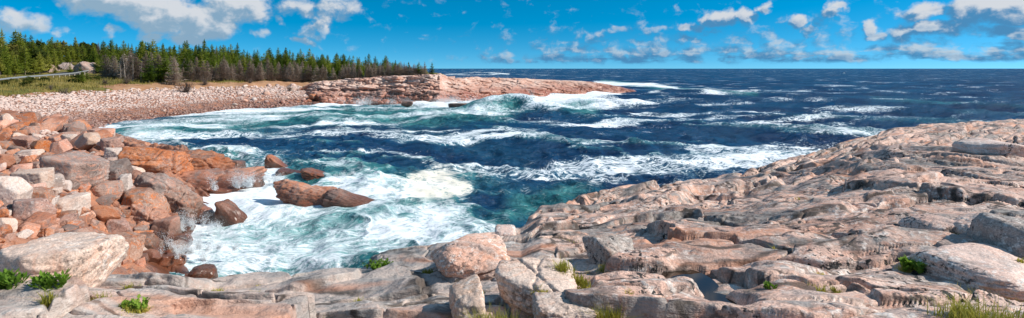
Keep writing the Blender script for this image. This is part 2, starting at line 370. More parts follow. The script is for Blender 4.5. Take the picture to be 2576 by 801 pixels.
world = bpy.data.worlds.new('World'); scene.world = world; world.use_nodes = True
t = NT(world.node_tree); t.n.clear()
def blob_group():
    g = bpy.data.node_groups.new('cloud_density', 'ShaderNodeTree')
    g.interface.new_socket('P', in_out='INPUT', socket_type='NodeSocketVector')
    g.interface.new_socket('D', in_out='OUTPUT', socket_type='NodeSocketFloat')
    q = NT(g); gi = q.node('NodeGroupInput'); go = q.node('NodeGroupOutput'); p = gi.outputs[0]
    # angular map of the sky: az and el in units of 1/512 rad
    warp = q.node('ShaderNodeTexNoise', noise_dimensions='2D'); q.put(warp.inputs['Vector'], p); warp.inputs['Scale'].default_value = .045; warp.inputs['Detail'].default_value = 4.0
    pw = q.v('ADD', p, q.v('MULTIPLY', q.v('SUBTRACT', warp.outputs['Color'], (.5, .5, .5)), (26.0, 15.0, 0.0)))
    def b(px, py, rx, ry, amp):
        az = math.atan((px-512)/512)*512; el = math.atan((HZ-py)/512*math.cos(az/512))*512
        f = math.cos(az/512)
        d = q.v('LENGTH', q.v('MULTIPLY', q.v('SUBTRACT', pw, (az, el, 0)), (1/(rx*f*f), 1/(ry*f), 0)))
        return q.m('MULTIPLY', q.rng(d, 1.15, .25), amp)
    B = [ # left masses
        (110, 0, 62, 24, 1.1), (160, 12, 66, 26, 1.25), (205, 22, 52, 26, 1.25), (238, 6, 46, 24, 1.15), (150, 36, 26, 10, .8), (192, 40, 36, 13, 1.0),
        (8, 20, 30, 22, .85), (35, 22, 24, 18, .7), (60, 32, 16, 10, .65), (111, 32, 12, 8, .72), (62, 4, 8, 5, .6), (-30, 10, 40, 30, .8),
        (300, 8, 28, 16, .72), (330, 12, 30, 20, .85), (318, 30, 18, 14, .8), (305, 42, 10, 7, .7), (262, 34, 12, 8, .6), (282, 20, 10, 9, .55), (345, 4, 20, 12, .7),
        # right cumulus
        (720, 18, 30, 12, 1.1), (696, 26, 26, 9, .95), (746, 16, 16, 11, 1.0), (764, 10, 10, 9, .95), (797, 22, 14, 12, 1.05), (808, 30, 18, 8, .95), (833, 8, 13, 11, 1.0), (864, 28, 16, 13, 1.05), (872, 38, 20, 8, .95),
        (920, 12, 36, 13, 1.0), (935, 30, 36, 14, 1.15), (900, 34, 26, 13, .95), (975, 8, 46, 22, 1.3), (1010, 8, 50, 22, 1.4), (1015, 30, 34, 13, 1.05), (955, 24, 26, 11, .9),
        (610, 32, 20, 7, .6), (655, 30, 16, 8, .62), (500, 38, 14, 6, .52), (545, 40, 16, 6, .55), (575, 46, 22, 6, .55), (640, 42, 30, 6, .6), (690, 40, 18, 6, .75), (745, 40, 28, 6, .7), (780, 44, 30, 6, .62), (1060, 20, 40, 25, .9), (1130, 30, 50, 25, .9)]
    acc = 0.0
    for x in B: acc = q.m('SMOOTH_MAX', acc, b(*x), .12)
    # banks low over the sea: stretched flat, thicker towards the south-east
    sx, sy, _z = q.sep(p)
    low = q.m('MULTIPLY', q.rng(sy, 2.0, 8.0), q.rng(sy, 30.0, 12.0))
    east = q.rng(sx, -110.0, 40.0)
    far = q.noise(q.v('MULTIPLY', p, (.018, .085, 1.0)), 1.0, 5.0, .6, 0.0, '2D')
    acc = q.m('MAXIMUM', acc, q.m('MULTIPLY', q.m('MULTIPLY', low, east), q.m('MULTIPLY_ADD', q.rng(far, .34, .60), .50, .42)))
    acc = q.m('MAXIMUM', acc, q.m('MULTIPLY', q.m('MULTIPLY', q.rng(sy, 3.0, 12.0), q.rng(sy, 62.0, 26.0)), q.m('MULTIPLY', q.rng(sx, -110.0, 60.0), .43)))
    n = q.noise(q.v('MULTIPLY', p, (1.0, 1.35, 1.0)), .06, 8.0, .56, .2, '2D')
    n2 = q.m('ABSOLUTE', q.m('MULTIPLY', q.m('SUBTRACT', q.noise(q.v('MULTIPLY', p, (1.0, 1.3, 1.0)), .12, 5.0, .55, 0.0, '2D'), .5), 2.0))
    acc = q.m('MAXIMUM', q.m('MULTIPLY', acc, 1.1), q.m('MULTIPLY', q.rng(sy, 75.0, 150.0), .55))   # unseen broken cloud, added above the frame as neutral fill for the shadows
    d = q.m('ADD', acc, q.m('MULTIPLY', q.m('SUBTRACT', n, .5), 1.7))
    d = q.m('SUBTRACT', d, q.m('MULTIPLY', n2, .25))
    q.put(go.inputs[0], d); return g
CG = blob_group()
tc = t.node('ShaderNodeTexCoord'); gx, gy, gz = t.sep(tc.outputs['Generated'])
az = t.m('MULTIPLY', t.m('ARCTAN2', gx, gy), 512.0); el = t.m('MULTIPLY', t.m('ARCSINE', gz), 512.0)
P = t.comb(az, el, 0.0)
sky = t.node('ShaderNodeTexSky', sky_type='NISHITA', sun_disc=False)
sky.sun_elevation = SUN_EL; sky.sun_rotation = SUN_AZ; sky.altitude = 0; sky.air_density = 1.0; sky.dust_density = .3; sky.ozone_density = 2.2
lift = t.m('ADD', t.m('MAXIMUM', gz, 0.0), t.rng(gz, 0.0, .20, .16, .42, False))
t.put(sky.inputs['Vector'], t.v('NORMALIZE', t.comb(gx, gy, lift)))
hs = t.node('ShaderNodeHueSaturation'); hs.inputs['Saturation'].default_value = 1.56; hs.inputs['Hue'].default_value = .483; hs.inputs['Value'].default_value = 1.2
t.put(hs.inputs['Color'], sky.outputs[0])
def dens(off):
    g = t.node('ShaderNodeGroup'); g.node_tree = CG; t.put(g.inputs[0], t.v('ADD', P, off)); return g.outputs[0]
d0, d1 = dens((0, 0, 0)), dens((7.0, 7.0, 0))
d2 = dens((-1.0, -6.5, 0))
mid = t.m('MULTIPLY', t.m('MULTIPLY', t.rng(az, -120.0, -40.0), t.rng(az, 420.0, 160.0)), t.rng(el, 62.0, 30.0))
a = t.m('MULTIPLY', t.rng(d0, .20, 1.05), t.rng(gz, .0, .012))
lit = t.m('MULTIPLY_ADD', t.m('SUBTRACT', d0, d1), .9, .50, clamp=True)
lit = t.m('ADD', lit, t.m('MULTIPLY', t.m('SUBTRACT', d2, d0), .35), clamp=True)
sxx = t.rng(az, -400.0, 60.0)     # clouds over the land are whiter, those over the sea bluer
shade = t.mix(sxx, (2.1, 3.2, 4.2), (.55, 2.0, 3.8))
lightc = t.mix(t.rng(el, 12.0, 45.0), (3.7, 4.7, 5.6), (5.0, 5.3, 5.7))
lit = t.m('SUBTRACT', lit, t.m('MULTIPLY', mid, .22))
cc = t.mix(t.rng(lit, .20, .95), shade, lightc)
base = t.mix(a, hs.outputs[0], cc)
bg = t.node('ShaderNodeBackground'); bg.inputs['Strength'].default_value = .1
t.put(bg.inputs['Color'], base)
out = t.node('ShaderNodeOutputWorld'); t.l.new(bg.outputs[0], out.inputs[0])
# ---------------------------------------------------------------- sea
def strokes_cover(PX, PYR, strokes):
    """foam cover of drawn lines: each (points in the 2576-wide photograph, half width there, strength, vertical squash)"""
    out = np.ones_like(PX)
    for pts, w, st, sq in strokes:
        pts = np.array(pts, float)*S; w = w*S
        lo, hi = pts.min(0)-4*w, pts.max(0)+4*w
        m = (PX > lo[0]) & (PX < hi[0]) & (PYR > lo[1]) & (PYR < hi[1])
        x, y = PX[m], PYR[m]; d = np.full(x.shape, 1e9)
        if len(pts) == 1: d = (x-pts[0, 0])**2 + ((y-pts[0, 1])*sq)**2
        for a, b in zip(pts[:-1], pts[1:]):
            ab = (b-a)*(1, sq); ap = np.stack([x-a[0], (y-a[1])*sq], -1)
            tt = np.clip((ap @ ab)/(ab @ ab + 1e-9), 0, 1)
            d = np.minimum(d, ((ap - tt[..., None]*ab)**2).sum(-1))
        out[m] *= 1 - st*np.exp(-d/w**2)
    return 1 - out
STROKES = [
    # inlet wash in the lower left
    ([(480, 640), (560, 600), (600, 560), (680, 520), (640, 470)], 75, .92, 1.0), ([(560, 660), (700, 620), (800, 640)], 60, .8, 1.0), ([(470, 600), (520, 540), (530, 500)], 30, .95, 1.0),
    ([(640, 430), (690, 420), (690, 450), (620, 440)], 34, .95, 1.2), ([(820, 420), (870, 430), (900, 455), (850, 470)], 26, .75, 1.6), ([(700, 490), (780, 510), (900, 520)], 26, .6, 1.6),
    ([(660, 560), (760, 540), (900, 590), (960, 600)], 45, .55, 1.2), ([(820, 640), (950, 620), (1080, 590)], 40, .6, 1.2), ([(900, 500), (1000, 470), (1040, 450)], 22, .5, 1.6),
    ([(1000, 540), (1100, 520), (1180, 560)], 30, .4, 1.6), ([(1080, 540), (1200, 560), (1280, 556)], 28, .75, 2.0), ([(940, 570), (1080, 560), (1200, 590)], 26, .5, 2.0),
    # beach wash
    ([(230, 330), (320, 312), (420, 295), (520, 288), (640, 276), (740, 272)], 26, .85, 1.6), ([(330, 345), (420, 320), (560, 300), (700, 285)], 30, .6, 2.0), ([(330, 365), (420, 360), (520, 375), (600, 370)], 24, .6, 2.0),
    ([(440, 385), (560, 372), (660, 372)], 16, .5, 2.2), ([(580, 395), (660, 390), (720, 375)], 22, .6, 2.2), ([(750, 275), (830, 262), (900, 262)], 14, .7, 2.0),
    # foot of the headland
    ([(810, 264), (900, 256), (1000, 257), (1100, 262), (1200, 262), (1260, 250)], 12, .95, 2.0), ([(900, 272), (1050, 274), (1190, 274), (1250, 268)], 14, .65, 2.0), ([(1230, 250), (1280, 236), (1360, 232), (1450, 236), (1540, 234)], 16, 1.0, 1.8),
    ([(1260, 262), (1330, 250), (1420, 256), (1530, 262)], 14, .8, 1.8), ([(1330, 278), (1450, 272), (1560, 268), (1640, 266)], 8, .6, 2.2), ([(1310, 268), (1420, 262)], 12, .85, 2.0),
    # past the tip
    ([(1500, 208), (1560, 212), (1640, 214), (1700, 222), (1640, 232)], 11, .95, 2.2), ([(1640, 212), (1720, 210), (1800, 224), (1900, 232), (2000, 238)], 6, .6, 3.0), ([(1700, 222), (1800, 226), (1860, 234)], 7, .6, 3.0),
    ([(1120, 187), (1180, 189), (1280, 187)], 3, .7, 3.0), ([(1300, 187), (1420, 190)], 2, .5, 3.0),
    # long far streaks in the south-east
    ([(2050, 214), (2140, 216), (2230, 230), (2320, 238), (2440, 244), (2576, 256), (2700, 268)], 5, .72, 3.0), ([(1900, 228), (2000, 231), (2090, 226), (2180, 222)], 4, .6, 3.0), ([(2190, 248), (2300, 252), (2420, 262), (2576, 268)], 7, .6, 3.0),
    ([(2100, 270), (2200, 274), (2340, 274), (2480, 284), (2620, 290)], 9, .5, 3.0), ([(1960, 312), (2060, 325), (2160, 345), (2220, 348)], 10, .8, 2.5), ([(2020, 270), (2090, 268)], 5, .5, 3.0), ([(2400, 292), (2520, 280), (2620, 282)], 8, .5, 3.0),
    ([(1900, 340), (1960, 352), (2020, 345)], 12, .5, 2.5), ([(1960, 366), (2080, 372), (2150, 362)], 14, .75, 2.5),
    # broad streaks of the bay
    ([(2140, 360), (2000, 388), (1880, 398), (1760, 406), (1620, 420), (1500, 436)], 13, .55, 2.2), ([(1860, 410), (1700, 424), (1560, 446), (1440, 470), (1360, 488), (1240, 490)], 11, .58, 2.2),
    ([(1360, 440), (1470, 420), (1600, 400), (1700, 392), (1800, 382)], 10, .42, 2.4), ([(1480, 372), (1600, 360), (1700, 350), (1820, 340)], 10, .5, 2.8), ([(1300, 330), (1400, 318), (1520, 310), (1600, 312)], 9, .55, 2.8),
    ([(1320, 400), (1420, 380), (1540, 376)], 9, .5, 2.8), ([(820, 384), (940, 382), (1040, 388), (1130, 400)], 10, .75, 2.6), ([(1020, 395), (1080, 410), (1120, 425)], 14, .75, 2.0), ([(680, 400), (760, 385), (840, 388)], 10, .6, 2.4),
    ([(930, 350), (1060, 345), (1180, 352), (1290, 340)], 8, .45, 3.0), ([(800, 330), (900, 318), (1010, 322)], 8, .5, 3.0), ([(760, 302), (880, 310), (930, 316)], 7, .5, 3.0), ([(1130, 310), (1240, 322), (1320, 330)], 8, .5, 3.0), ([(1440, 290), (1520, 284), (1620, 282)], 6, .5, 3.0), ([(1330, 292), (1440, 300), (1560, 296)], 6, .5, 3.0),
    ([(1130, 440), (1240, 436), (1340, 430)], 12, .5, 2.4), ([(1060, 480), (1120, 500), (1240, 480), (1330, 470)], 16, .6, 2.0), ([(1480, 330), (1560, 340), (1640, 330)], 8, .4, 3.0), ([(1700, 300), (1800, 296), (1880, 300)], 5, .3, 3.0),
    ([(1040, 450), (1110, 440), (1180, 470), (1130, 490), (1060, 490)], 16, .8, 1.4), ([(1050, 475), (1110, 465), (1170, 480)], 22, .8, 1.5),
]
HARD = [([(1040, 450), (1110, 440), (1180, 470), (1130, 490), (1060, 490)], 18, .62, 1.4), ([(1050, 475), (1110, 465), (1170, 480)], 26, .62, 1.5), ([(1230, 250), (1280, 236), (1360, 232), (1450, 236), (1540, 234)], 18, .95, 1.7),
 ([(1250, 268), (1330, 262), (1430, 258)], 9, .8, 2.0), ([(470, 620), (500, 560), (530, 500)], 20, .6, 1.0), ([(560, 470), (640, 460), (680, 440)], 26, .7, 1.2), ([(1500, 208), (1560, 212), (1640, 214), (1700, 222)], 7, .8, 2.2), ([(800, 264), (900, 258), (1000, 256), (1120, 264), (1240, 258)], 10, .9, 1.8), ([(1290, 262), (1360, 252), (1440, 252), (1560, 258)], 12, .7, 2.0)]
AER = [ # blue-green, aerated and shallow water
    ([(520, 620), (640, 540), (760, 600), (900, 600), (1060, 570)], 110, .95, 1.0), ([(660, 470), (900, 480), (980, 500)], 70, .7, 1.2), ([(300, 340), (500, 315), (720, 290), (1000, 285), (1250, 280)], 40, .8, 1.6), ([(420, 380), (600, 390)], 30, .6, 2.0),
    ([(1270, 266), (1360, 262), (1480, 275)], 26, 1.0, 1.6), ([(1080, 560), (1240, 580), (1330, 520), (1420, 490)], 46, .55, 1.4), ([(1520, 205), (1700, 225), (1900, 236)], 10, .7, 2.0), ([(1180, 440), (1330, 500), (1500, 470)], 40, .3, 1.5), ([(2200, 250), (2576, 270)], 14, .35, 2.0), ([(1040, 330), (1300, 390)], 60, .18, 1.5),
]
rows = np.concatenate([np.arange(300, 120, -.45), np.arange(120, 84, -.28), np.arange(84, 72, -.22), np.arange(72, 69.0, -.2), [68.9, 68.8, 68.72, 68.66, 68.61, 68.58, 68.56]])
cols_ = np.concatenate([np.arange(-420, -20, 8), np.arange(-20, 1044, 1.15), np.arange(1044, 1700, 8)])
SX, SYR = np.meshgrid(cols_, rows)
WY = H*F/(SYR-HZ); WX = (SX-512)/F*WY
# irregular water surface: many trochoid trains about one swell direction
spY = np.abs(np.gradient(WY, axis=0)); spX = np.abs(np.gradient(WX, axis=1)); sp = np.maximum(spY, spX*.8)
rgn = np.random.default_rng(5)
ZW = np.zeros_like(WX); DX = np.zeros_like(WX); DY = np.zeros_like(WX)
gust = 1.0 + 1.0*fbm2(WX/38, WY/38, 3, 71)
for k in range(86):
    lam = 1.1*(30/1.1)**rgn.random()
    th = R(-128) + rgn.normal()*(.38 if lam > 8 else .62)
    kk = 2*math.pi/lam; amp = .0085*lam**.76 * (.6+.8*rgn.random())
    ph = kk*(WX*math.cos(th)+WY*math.sin(th)) + rgn.uniform(0, 6.283) + 2.0*fbm2(WX/(lam*4), WY/(lam*4), 2, 300+k)
    f = sst(2.2, 4.5, lam/sp)
    if lam < 7: f = f*gust
    s_, c_ = np.sin(ph), np.cos(ph)
    ZW += f*amp*c_; DX -= f*amp*.55*math.cos(th)*s_; DY -= f*amp*.55*math.sin(th)*s_
crest0 = ZW.copy()
calm = 1 - .8*strokes_cover(SX, SYR, [([(170, 345), (230, 330), (320, 312), (420, 295), (520, 288), (640, 276), (740, 272)], 42, 1.0, 1.8)])
ZW *= calm; crest0 *= calm
# the swell breaking on the headland, and smaller rollers
def roller(pts, height, wfront, wback, taper=.25):
    P3 = np.array([Pz(a*S, b*S)[:2] for a, b in pts]); best = np.full(WX.shape, 1e9); sg = np.zeros_like(WX); tt_ = np.zeros_like(WX)
    for i, (a, b) in enumerate(zip(P3[:-1], P3[1:])):
        ab = b-a; tq = np.clip(((WX-a[0])*ab[0]+(WY-a[1])*ab[1])/(ab@ab), 0, 1)
        ex, ey = WX-a[0]-tq*ab[0], WY-a[1]-tq*ab[1]; d = np.hypot(ex, ey); m = d < best
        best = np.where(m, d, best); sg = np.where(m, ey, sg); tt_ = np.where(m, (i+tq)/(len(P3)-1), tt_)
    w = np.where(sg < 0, wfront, wback); e = sst(0, taper, tt_)*sst(1, 1-taper, tt_)
    return height*e*np.exp(-(best/w)**2), e*np.exp(-(best/(w*.45))**2)
ROLL = [([(1130, 286), (1210, 280), (1290, 274), (1370, 280), (1470, 292)], 3.2, 3.2, 7, .45), ([(1380, 262), (1480, 262), (1580, 264), (1680, 262)], 1.3, 3, 7, .3), ([(700, 300), (860, 296), (1000, 298)], .4, 3, 5, .3), ([(500, 345), (620, 322), (740, 316)], .45, 2.2, 4, .3),
        ([(1640, 232), (1730, 232), (1840, 240)], 1.6, 5, 8, .3), ([(470, 392), (580, 388), (680, 380)], .6, 1.8, 3, .3), ([(880, 500), (960, 480), (1050, 448)], .55, 1.0, 2.5, .3), ([(640, 545), (700, 528), (790, 530)], .6, .9, 1.6, .35), ([(1150, 188), (1210, 186), (1270, 188)], 3.0, 14, 30, .3)]
RC = np.zeros_like(WX)
for r_ in ROLL:
    z_, c_ = roller(*r_); ZW += z_; RC = np.maximum(RC, c_*(.9 if r_[1] > .8 else .45))
foam = strokes_cover(SX, SYR, STROKES)*(.52+.23*sst(165, 200, SYR)*sst(500, 420, SX)); foam = 1-(1-foam)*(1-strokes_cover(SX, SYR, HARD)); aer = strokes_cover(SX, SYR, AER)
bay = sst(170, 118, SYR)*.0 + sst(84, 120, SYR)*sst(1100, 700, SX)
gen = .18 + .30*bay
lane = fbm2(WX/26 + WY/60, WY/7.5 - WX/40, 4, 17)
foam = 1 - (1-foam)*(1-gen*sst(.42, .66, lane)*1.3)
foam = 1 - (1-foam)*(1-.55*RC*(SX < 1400))
foam = 1 - (1-foam)*(1-.5*sst(.22, .5, crest0)*sst(130, 40, WY))
keepw = np.maximum(np.maximum(strokes_cover(SX, SYR, HARD), sst(165, 200, SYR)*sst(500, 420, SX)), sst(118, 108, SYR)*sst(660, 600, SX)); foam = foam*(.80 + .20*keepw)
# churned white water heaps up
soft = 1 - .65*sst(.3, .8, foam)*sst(120, 60, WY); ZW *= soft; DX *= soft; DY *= soft
turb = sst(.45, .95, foam)*sst(130, 30, WY)
ZW += turb*(.07*(fbm2(WX/1.7, WY/1.7, 4, 33)-.5) + .05*(fbm2(WX/.5, WY/.5, 2, 39)-.5))
ZW = np.where(SYR < 70.5, ZW*0, ZW)
aer = np.clip(aer + .25*foam + .30*sst(.15, .5, crest0)*sst(140, 60, WY), 0, 1)
V = np.stack([WX+DX, WY+DY, ZW], -1)
m, t, b = new_mat('sea_water')
pos = t.node('ShaderNodeNewGeometry').outputs['Position']
fo, ae = t.attr('foam'), t.attr('aer')
wq = t.noise(pos, .12, 3.0, .5)
pw = t.v('ADD', pos, t.v('MULTIPLY', t.comb(wq, t.noise(t.v('ADD', pos, (9., 4., 0.)), .12, 3.0, .5), 0.0), (9.0, 9.0, 0.0)))
st = t.v('MULTIPLY', pw, (.62, 1.0, .5))
def ridged(vec, sc, det): return t.m('SUBTRACT', 1.0, t.m('ABSOLUTE', t.m('MULTIPLY', t.m('SUBTRACT', t.noise(vec, sc, det, .6), .5), 3.6)))
lace = t.rng(t.voro(t.v('ADD', st, t.v('MULTIPLY', t.comb(t.noise(st, 1.7, 3.0), t.noise(t.v('ADD', st, (3., 8., 2.)), 1.7, 3.0), 0.0), (1.1, 1.1, 0.0))), 1.7, 'DISTANCE_TO_EDGE'), .28, .0)
r1 = ridged(st, .5, 6.0); r2 = ridged(t.v('ADD', st, (7., 3., 1.)), 2.0, 6.0); r3 = t.noise(st, 6.5, 5.0, .7)
n1 = t.noise(t.v('ADD', st, (17., 13., 1.)), .16, 6.0, .62)
nn = t.m('ADD', t.m('ADD', t.m('MULTIPLY', r1, .14), t.m('ADD', t.m('MULTIPLY', r2, .28), t.m('MULTIPLY', lace, .12))), t.m('ADD', t.m('MULTIPLY', r3, .56), t.m('MULTIPLY', t.rng(n1, .3, .7, smooth=False), .20)))
nn = t.m('ADD', nn, t.m('MULTIPLY', t.m('SUBTRACT', t.rng(t.noise(t.v('MULTIPLY', pos, (.7, 1.0, 1.0)), .07, 7.0, .68), .3, .7, smooth=False), .5), .34))
nn = t.m('MULTIPLY_ADD', t.m('SUBTRACT', nn, .66), 1.3, .645)
# nn lies around .35 .. .95
th = t.m('MULTIPLY_ADD', fo, -.72, 1.15)
fm = t.rng(t.m('SUBTRACT', nn, th), t.m('MULTIPLY_ADD', ae, -.20, -.07), t.m('MULTIPLY_ADD', ae, .24, .11))
thin = t.m('MULTIPLY', t.rng(t.m('SUBTRACT', nn, th), -.26, .05), .40)
depth = t.noise(pos, .06, 4.0, .6)
blue = t.mix(t.rng(depth, .35, .65), (.003, .028, .090), (.008, .066, .150))
teal = t.mix(t.rng(t.noise(pos, .5, 4.0, .6), .35, .65), (.012, .11, .13), (.06, .25, .25))
milk = (.33, .56, .54)
wcol = t.mix(t.rng(ae, .05, .75), blue, teal)
wcol = t.mix(t.m('MULTIPLY', t.rng(t.m('ADD', t.m('MULTIPLY', ae, .6), t.m('MULTIPLY', fo, .55)), .62, 1.05), .75), wcol, milk)
wcol = t.mix(t.m('MULTIPLY', thin, t.rng(fo, .05, .5)), wcol, (.22, .42, .46))
white = t.mix(t.attr('cream'), (.80, .83, .85), (.80, .74, .62))
t.put(b.inputs['Base Color'], t.mix(fm, wcol, white))
t.put(b.inputs['Roughness'], t.m('MULTIPLY_ADD', fm, .62, .16))
b.inputs['IOR'].default_value = 1.333
b.inputs['Specular IOR Level'].default_value = 0.0
rip = t.m('ADD', t.m('MULTIPLY', t.noise(t.v('MULTIPLY', pos, (.33, .8, 1.0)), .8, 3.0, .55, .4), 2.2), t.m('ADD', t.m('MULTIPLY', t.noise(t.v('MULTIPLY', pos, (1.0, 1.5, 1.0)), 1.1, 6.0, .62, .6), 1.0), t.m('MULTIPLY', t.noise(pos, .16, 3.0, .5), 1.5)))
n_ = t.bump(rip, t.m('MULTIPLY_ADD', t.m('MAXIMUM', fm, t.m('MULTIPLY', fo, .8)), -.85, 1.0), .8)
hf = t.m('ADD', t.m('MULTIPLY', r3, .6), t.m('MULTIPLY', r2, .5))
n_ = t.bump(t.m('MULTIPLY', hf, t.m('ADD', fm, .15)), .3, .12, n_)
t.put(b.inputs['Normal'], n_)
# a rough sea shows wave faces, never a mirror at grazing angle: its sheen is held to the mean of the wave slopes
gl = t.node('ShaderNodeBsdfGlossy'); gl.inputs['Roughness'].default_value = .14; t.put(gl.inputs['Normal'], n_)
fr = t.node('ShaderNodeFresnel'); fr.inputs['IOR'].default_value = 1.333; t.put(fr.inputs['Normal'], n_)
ff = t.m('MULTIPLY', t.m('MINIMUM', t.m('MULTIPLY', fr.outputs[0], 1.0), .27), t.m('SUBTRACT', 1.0, fm))
mx = t.node('ShaderNodeMixShader'); t.put(mx.inputs[0], ff); t.l.new(b.outputs[0], mx.inputs[1]); t.l.new(gl.outputs[0], mx.inputs[2])
t.l.new(mx.outputs[0], m.node_tree.nodes['Material Output'].inputs[0])
cream = strokes_cover(SX, SYR, [([(1040, 450), (1110, 440), (1180, 470), (1130, 490), (1060, 490)], 34, .95, 1.2), ([(1200, 490), (1360, 485), (1480, 450)], 14, .7, 1.5)])
sea = link('sea', grid_mesh('sea', V, {'foam': foam, 'aer': aer, 'cream': cream}), m); tag(sea, kind='structure')
# ---------------------------------------------------------------- shore of the bay: rock pile ground, cobble beach, earth bank, forest floor
SH = np.array([(2, 6), (-6, 11), (-10, 16), (-15.9, 23.8), (-19, 30), (-22, 36.4), (-23, 43), (-28.8, 51), (-36, 56), (-51.6, 67), (-58, 70), (-61.7, 73.7), (-65.6, 85.5), (-66, 96), (-63, 103), (-60.5, 116.6), (-53.5, 121), (-49, 130), (-40.8, 135.5), (-24, 137), (0, 160), (40, 210)], float)
KN = np.array([-8, 0, 3, 6, 14, 22, 25, 34, 60, 150], float)   # metres inland
pile = [-4, 0, 2.0, 3.3, 4.1, 4.6, 4.7, 5.0, 6.5, 9]
slab = [-4, 0, .8, 1.3, 2.1, 2.7, 2.9, 3.6, 5.5, 9]
lowpile = [-4, 0, 1.0, 1.6, 2.4, 3.0, 3.2, 4.0, 6.0, 9]
bch = [-3, 0, .8, 1.45, 2.75, 3.8, 4.9, 6.0, 6.8, 10]
bch2 = [-3, 0, .9, 1.6, 2.8, 3.6, 5.0, 5.6, 6.3, 9]
PR = np.array([pile]*5 + [slab]*4 + [lowpile]*2 + [bch]*5 + [bch2]*6, float)
def shore_base(X, Y):
    best = np.full(X.shape, 1e9); sd_ = np.zeros_like(X); prof = np.zeros(X.shape + (len(KN),)); arc = np.zeros_like(X)
    for i in range(len(SH)-1):
        a, b = SH[i], SH[i+1]; ab = b-a
        tq = np.clip(((X-a[0])*ab[0]+(Y-a[1])*ab[1])/(ab@ab), 0, 1)
        ex, ey = X-a[0]-tq*ab[0], Y-a[1]-tq*ab[1]; d = np.hypot(ex, ey); m = d < best
        side = ab[0]*(Y-a[1]) - ab[1]*(X-a[0])
        best = np.where(m, d, best); sd_ = np.where(m, np.sign(side), sd_); arc = np.where(m, i+tq, arc)
        prof[m] = (PR[i]*(1-tq[m][:, None]) + PR[i+1]*tq[m][:, None])
    d = best*np.where(sd_ == 0, 1, sd_)
    d = d + (fbm2(X/6, Y/6, 3, 55)-.5)*3.0*sst(0, 4, np.abs(d)+1.5)
    i = np.clip(np.searchsorted(KN, d)-1, 0, len(KN)-2); f = np.clip((d-KN[i])/(KN[i+1]-KN[i]), -.5, 1)
    z = np.take_along_axis(prof, i[..., None], -1)[..., 0]*(1-f) + np.take_along_axis(prof, i[..., None]+1, -1)[..., 0]*f
    hill = 4.0*sst(-60, -125, X)*sst(138, 185, Y)
    return np.maximum(z, -4) + hill, d, arc
def ledge(xi, ps, per, amp, seed, brk, rw):
    """slabs that dip gently away and break off in a short scarp; every layer has its own height and is cut by cross joints"""
    t_ = ps/per + 1.1*(fbm2(xi/(per*brk), ps/(per*6), 3, seed)-.5)
    n_ = np.floor(t_); f_ = t_-n_; z0 = np.zeros_like(n_)
    sg = xi/(per*brk*.8) + 3*_h(n_, z0, z0, seed); seg = np.floor(sg); r_ = _h(n_, seg, z0, seed+1); r_ = r_ + (_h(n_, seg+1, z0, seed+1)-r_)*sst(.82, 1.0, sg-seg)
    e = sst(0, rw, f_)
    return amp*(.35+.9*r_)*(e*(1-f_)), np.exp(-(f_/(.4*rw))**2)+np.exp(-((1-f_)/(.4*rw))**2)
def shore_z(X, Y, full=False):
    z, d, arc = shore_base(X, Y)
    b1, c1, i1 = domes(X, Y, 2.6, R(-28), 2.2, 11, 16.0, .9, 1.4, 1.0)
    b2, c2, i2 = domes(X, Y, .9, R(-20), 1.9, 12, 16.0, .9, 1.4, 1.0)
    on = sst(-2, 1, d)*sst(10.3, 9.6, arc); sl = sst(4.3, 5.0, arc)*sst(8.4, 7.8, arc)
    z = z + on*((b1+.3)*.45*(1-sl) + (b2+.3)*.2*(1-sl) + sl*(fbm2(X/.5, Y/1.6, 4, 83)-.5)*.35 - .14*(1-sl)*np.exp(-(c1/.05)**2) - .25*(1-sl))
    qq = (fbm2(X/3, Y/3, 3, 93)-.5)*1.6; ca, sa = math.cos(R(-35)), math.sin(R(-35)); xs_, ps_ = X*ca+Y*sa+qq, -X*sa+Y*ca+qq*.7
    la, ga = ledge(xs_, ps_, 2.4, .55, 95, 2.2, .16); lb, gb = ledge(xs_*.8+ps_*.5, ps_-.35*xs_, .95, .22, 97, 2.4, .25)
    fa, ea = facets(xs_/4.2, ps_/1.5, 191, .9); fb, eb = facets((xs_+.4*ps_)/1.6, (ps_-.3*xs_)/.6, 193, .9)
    z = z + sl*on*(fa*.7 + fb*.13 + .25 - .25*np.exp(-(ea/.04)**2) - .10*np.exp(-(eb/.05)**2) + la + lb - .14*ga - .06*gb - .35)
    z = z + (fbm2(X/3, Y/3, 4, 81)-.5)*.8*sst(9.5, 10.5, arc)*sst(5, 24, d)
    return z, d, arc
pxs = np.arange(-330, 426, 1.25)
ry = np.concatenate([np.geomspace(9, 26, 160), np.geomspace(26.1, 60, 420), np.geomspace(60.2, 160, 300)[0:], np.geomspace(161, 300, 50)])
GX, GYR = np.meshgrid(pxs, ry); WX2 = (GX-512)/F*GYR; WY2 = GYR
ZL, DL, AL = shore_z(WX2, WY2)
turf = np.maximum(sst(27, 31, DL), sst(22, 25, DL)*sst(14.2, 13.6, AL))*sst(9.5, 10.2, AL); turf = np.maximum(turf, sst(40, 46, DL))
earth = sst(20.5, 22.5, DL)*sst(33, 28, DL)*sst(13.6, 14.3, AL)*.9
me = grid_mesh('shore', np.stack([WX2, WY2, ZL], -1), {'turf': turf, 'earth': earth}, keep=(ZL > -3.5) & (WX2 < -1+0*WY2))
shore = link('rocky_shore_ground', me, M['shore']); tag(shore, kind='structure')
def ground(x, y):
    z = shore_z(np.array([float(x)]), np.array([float(y)]))[0]; return float(z[0])
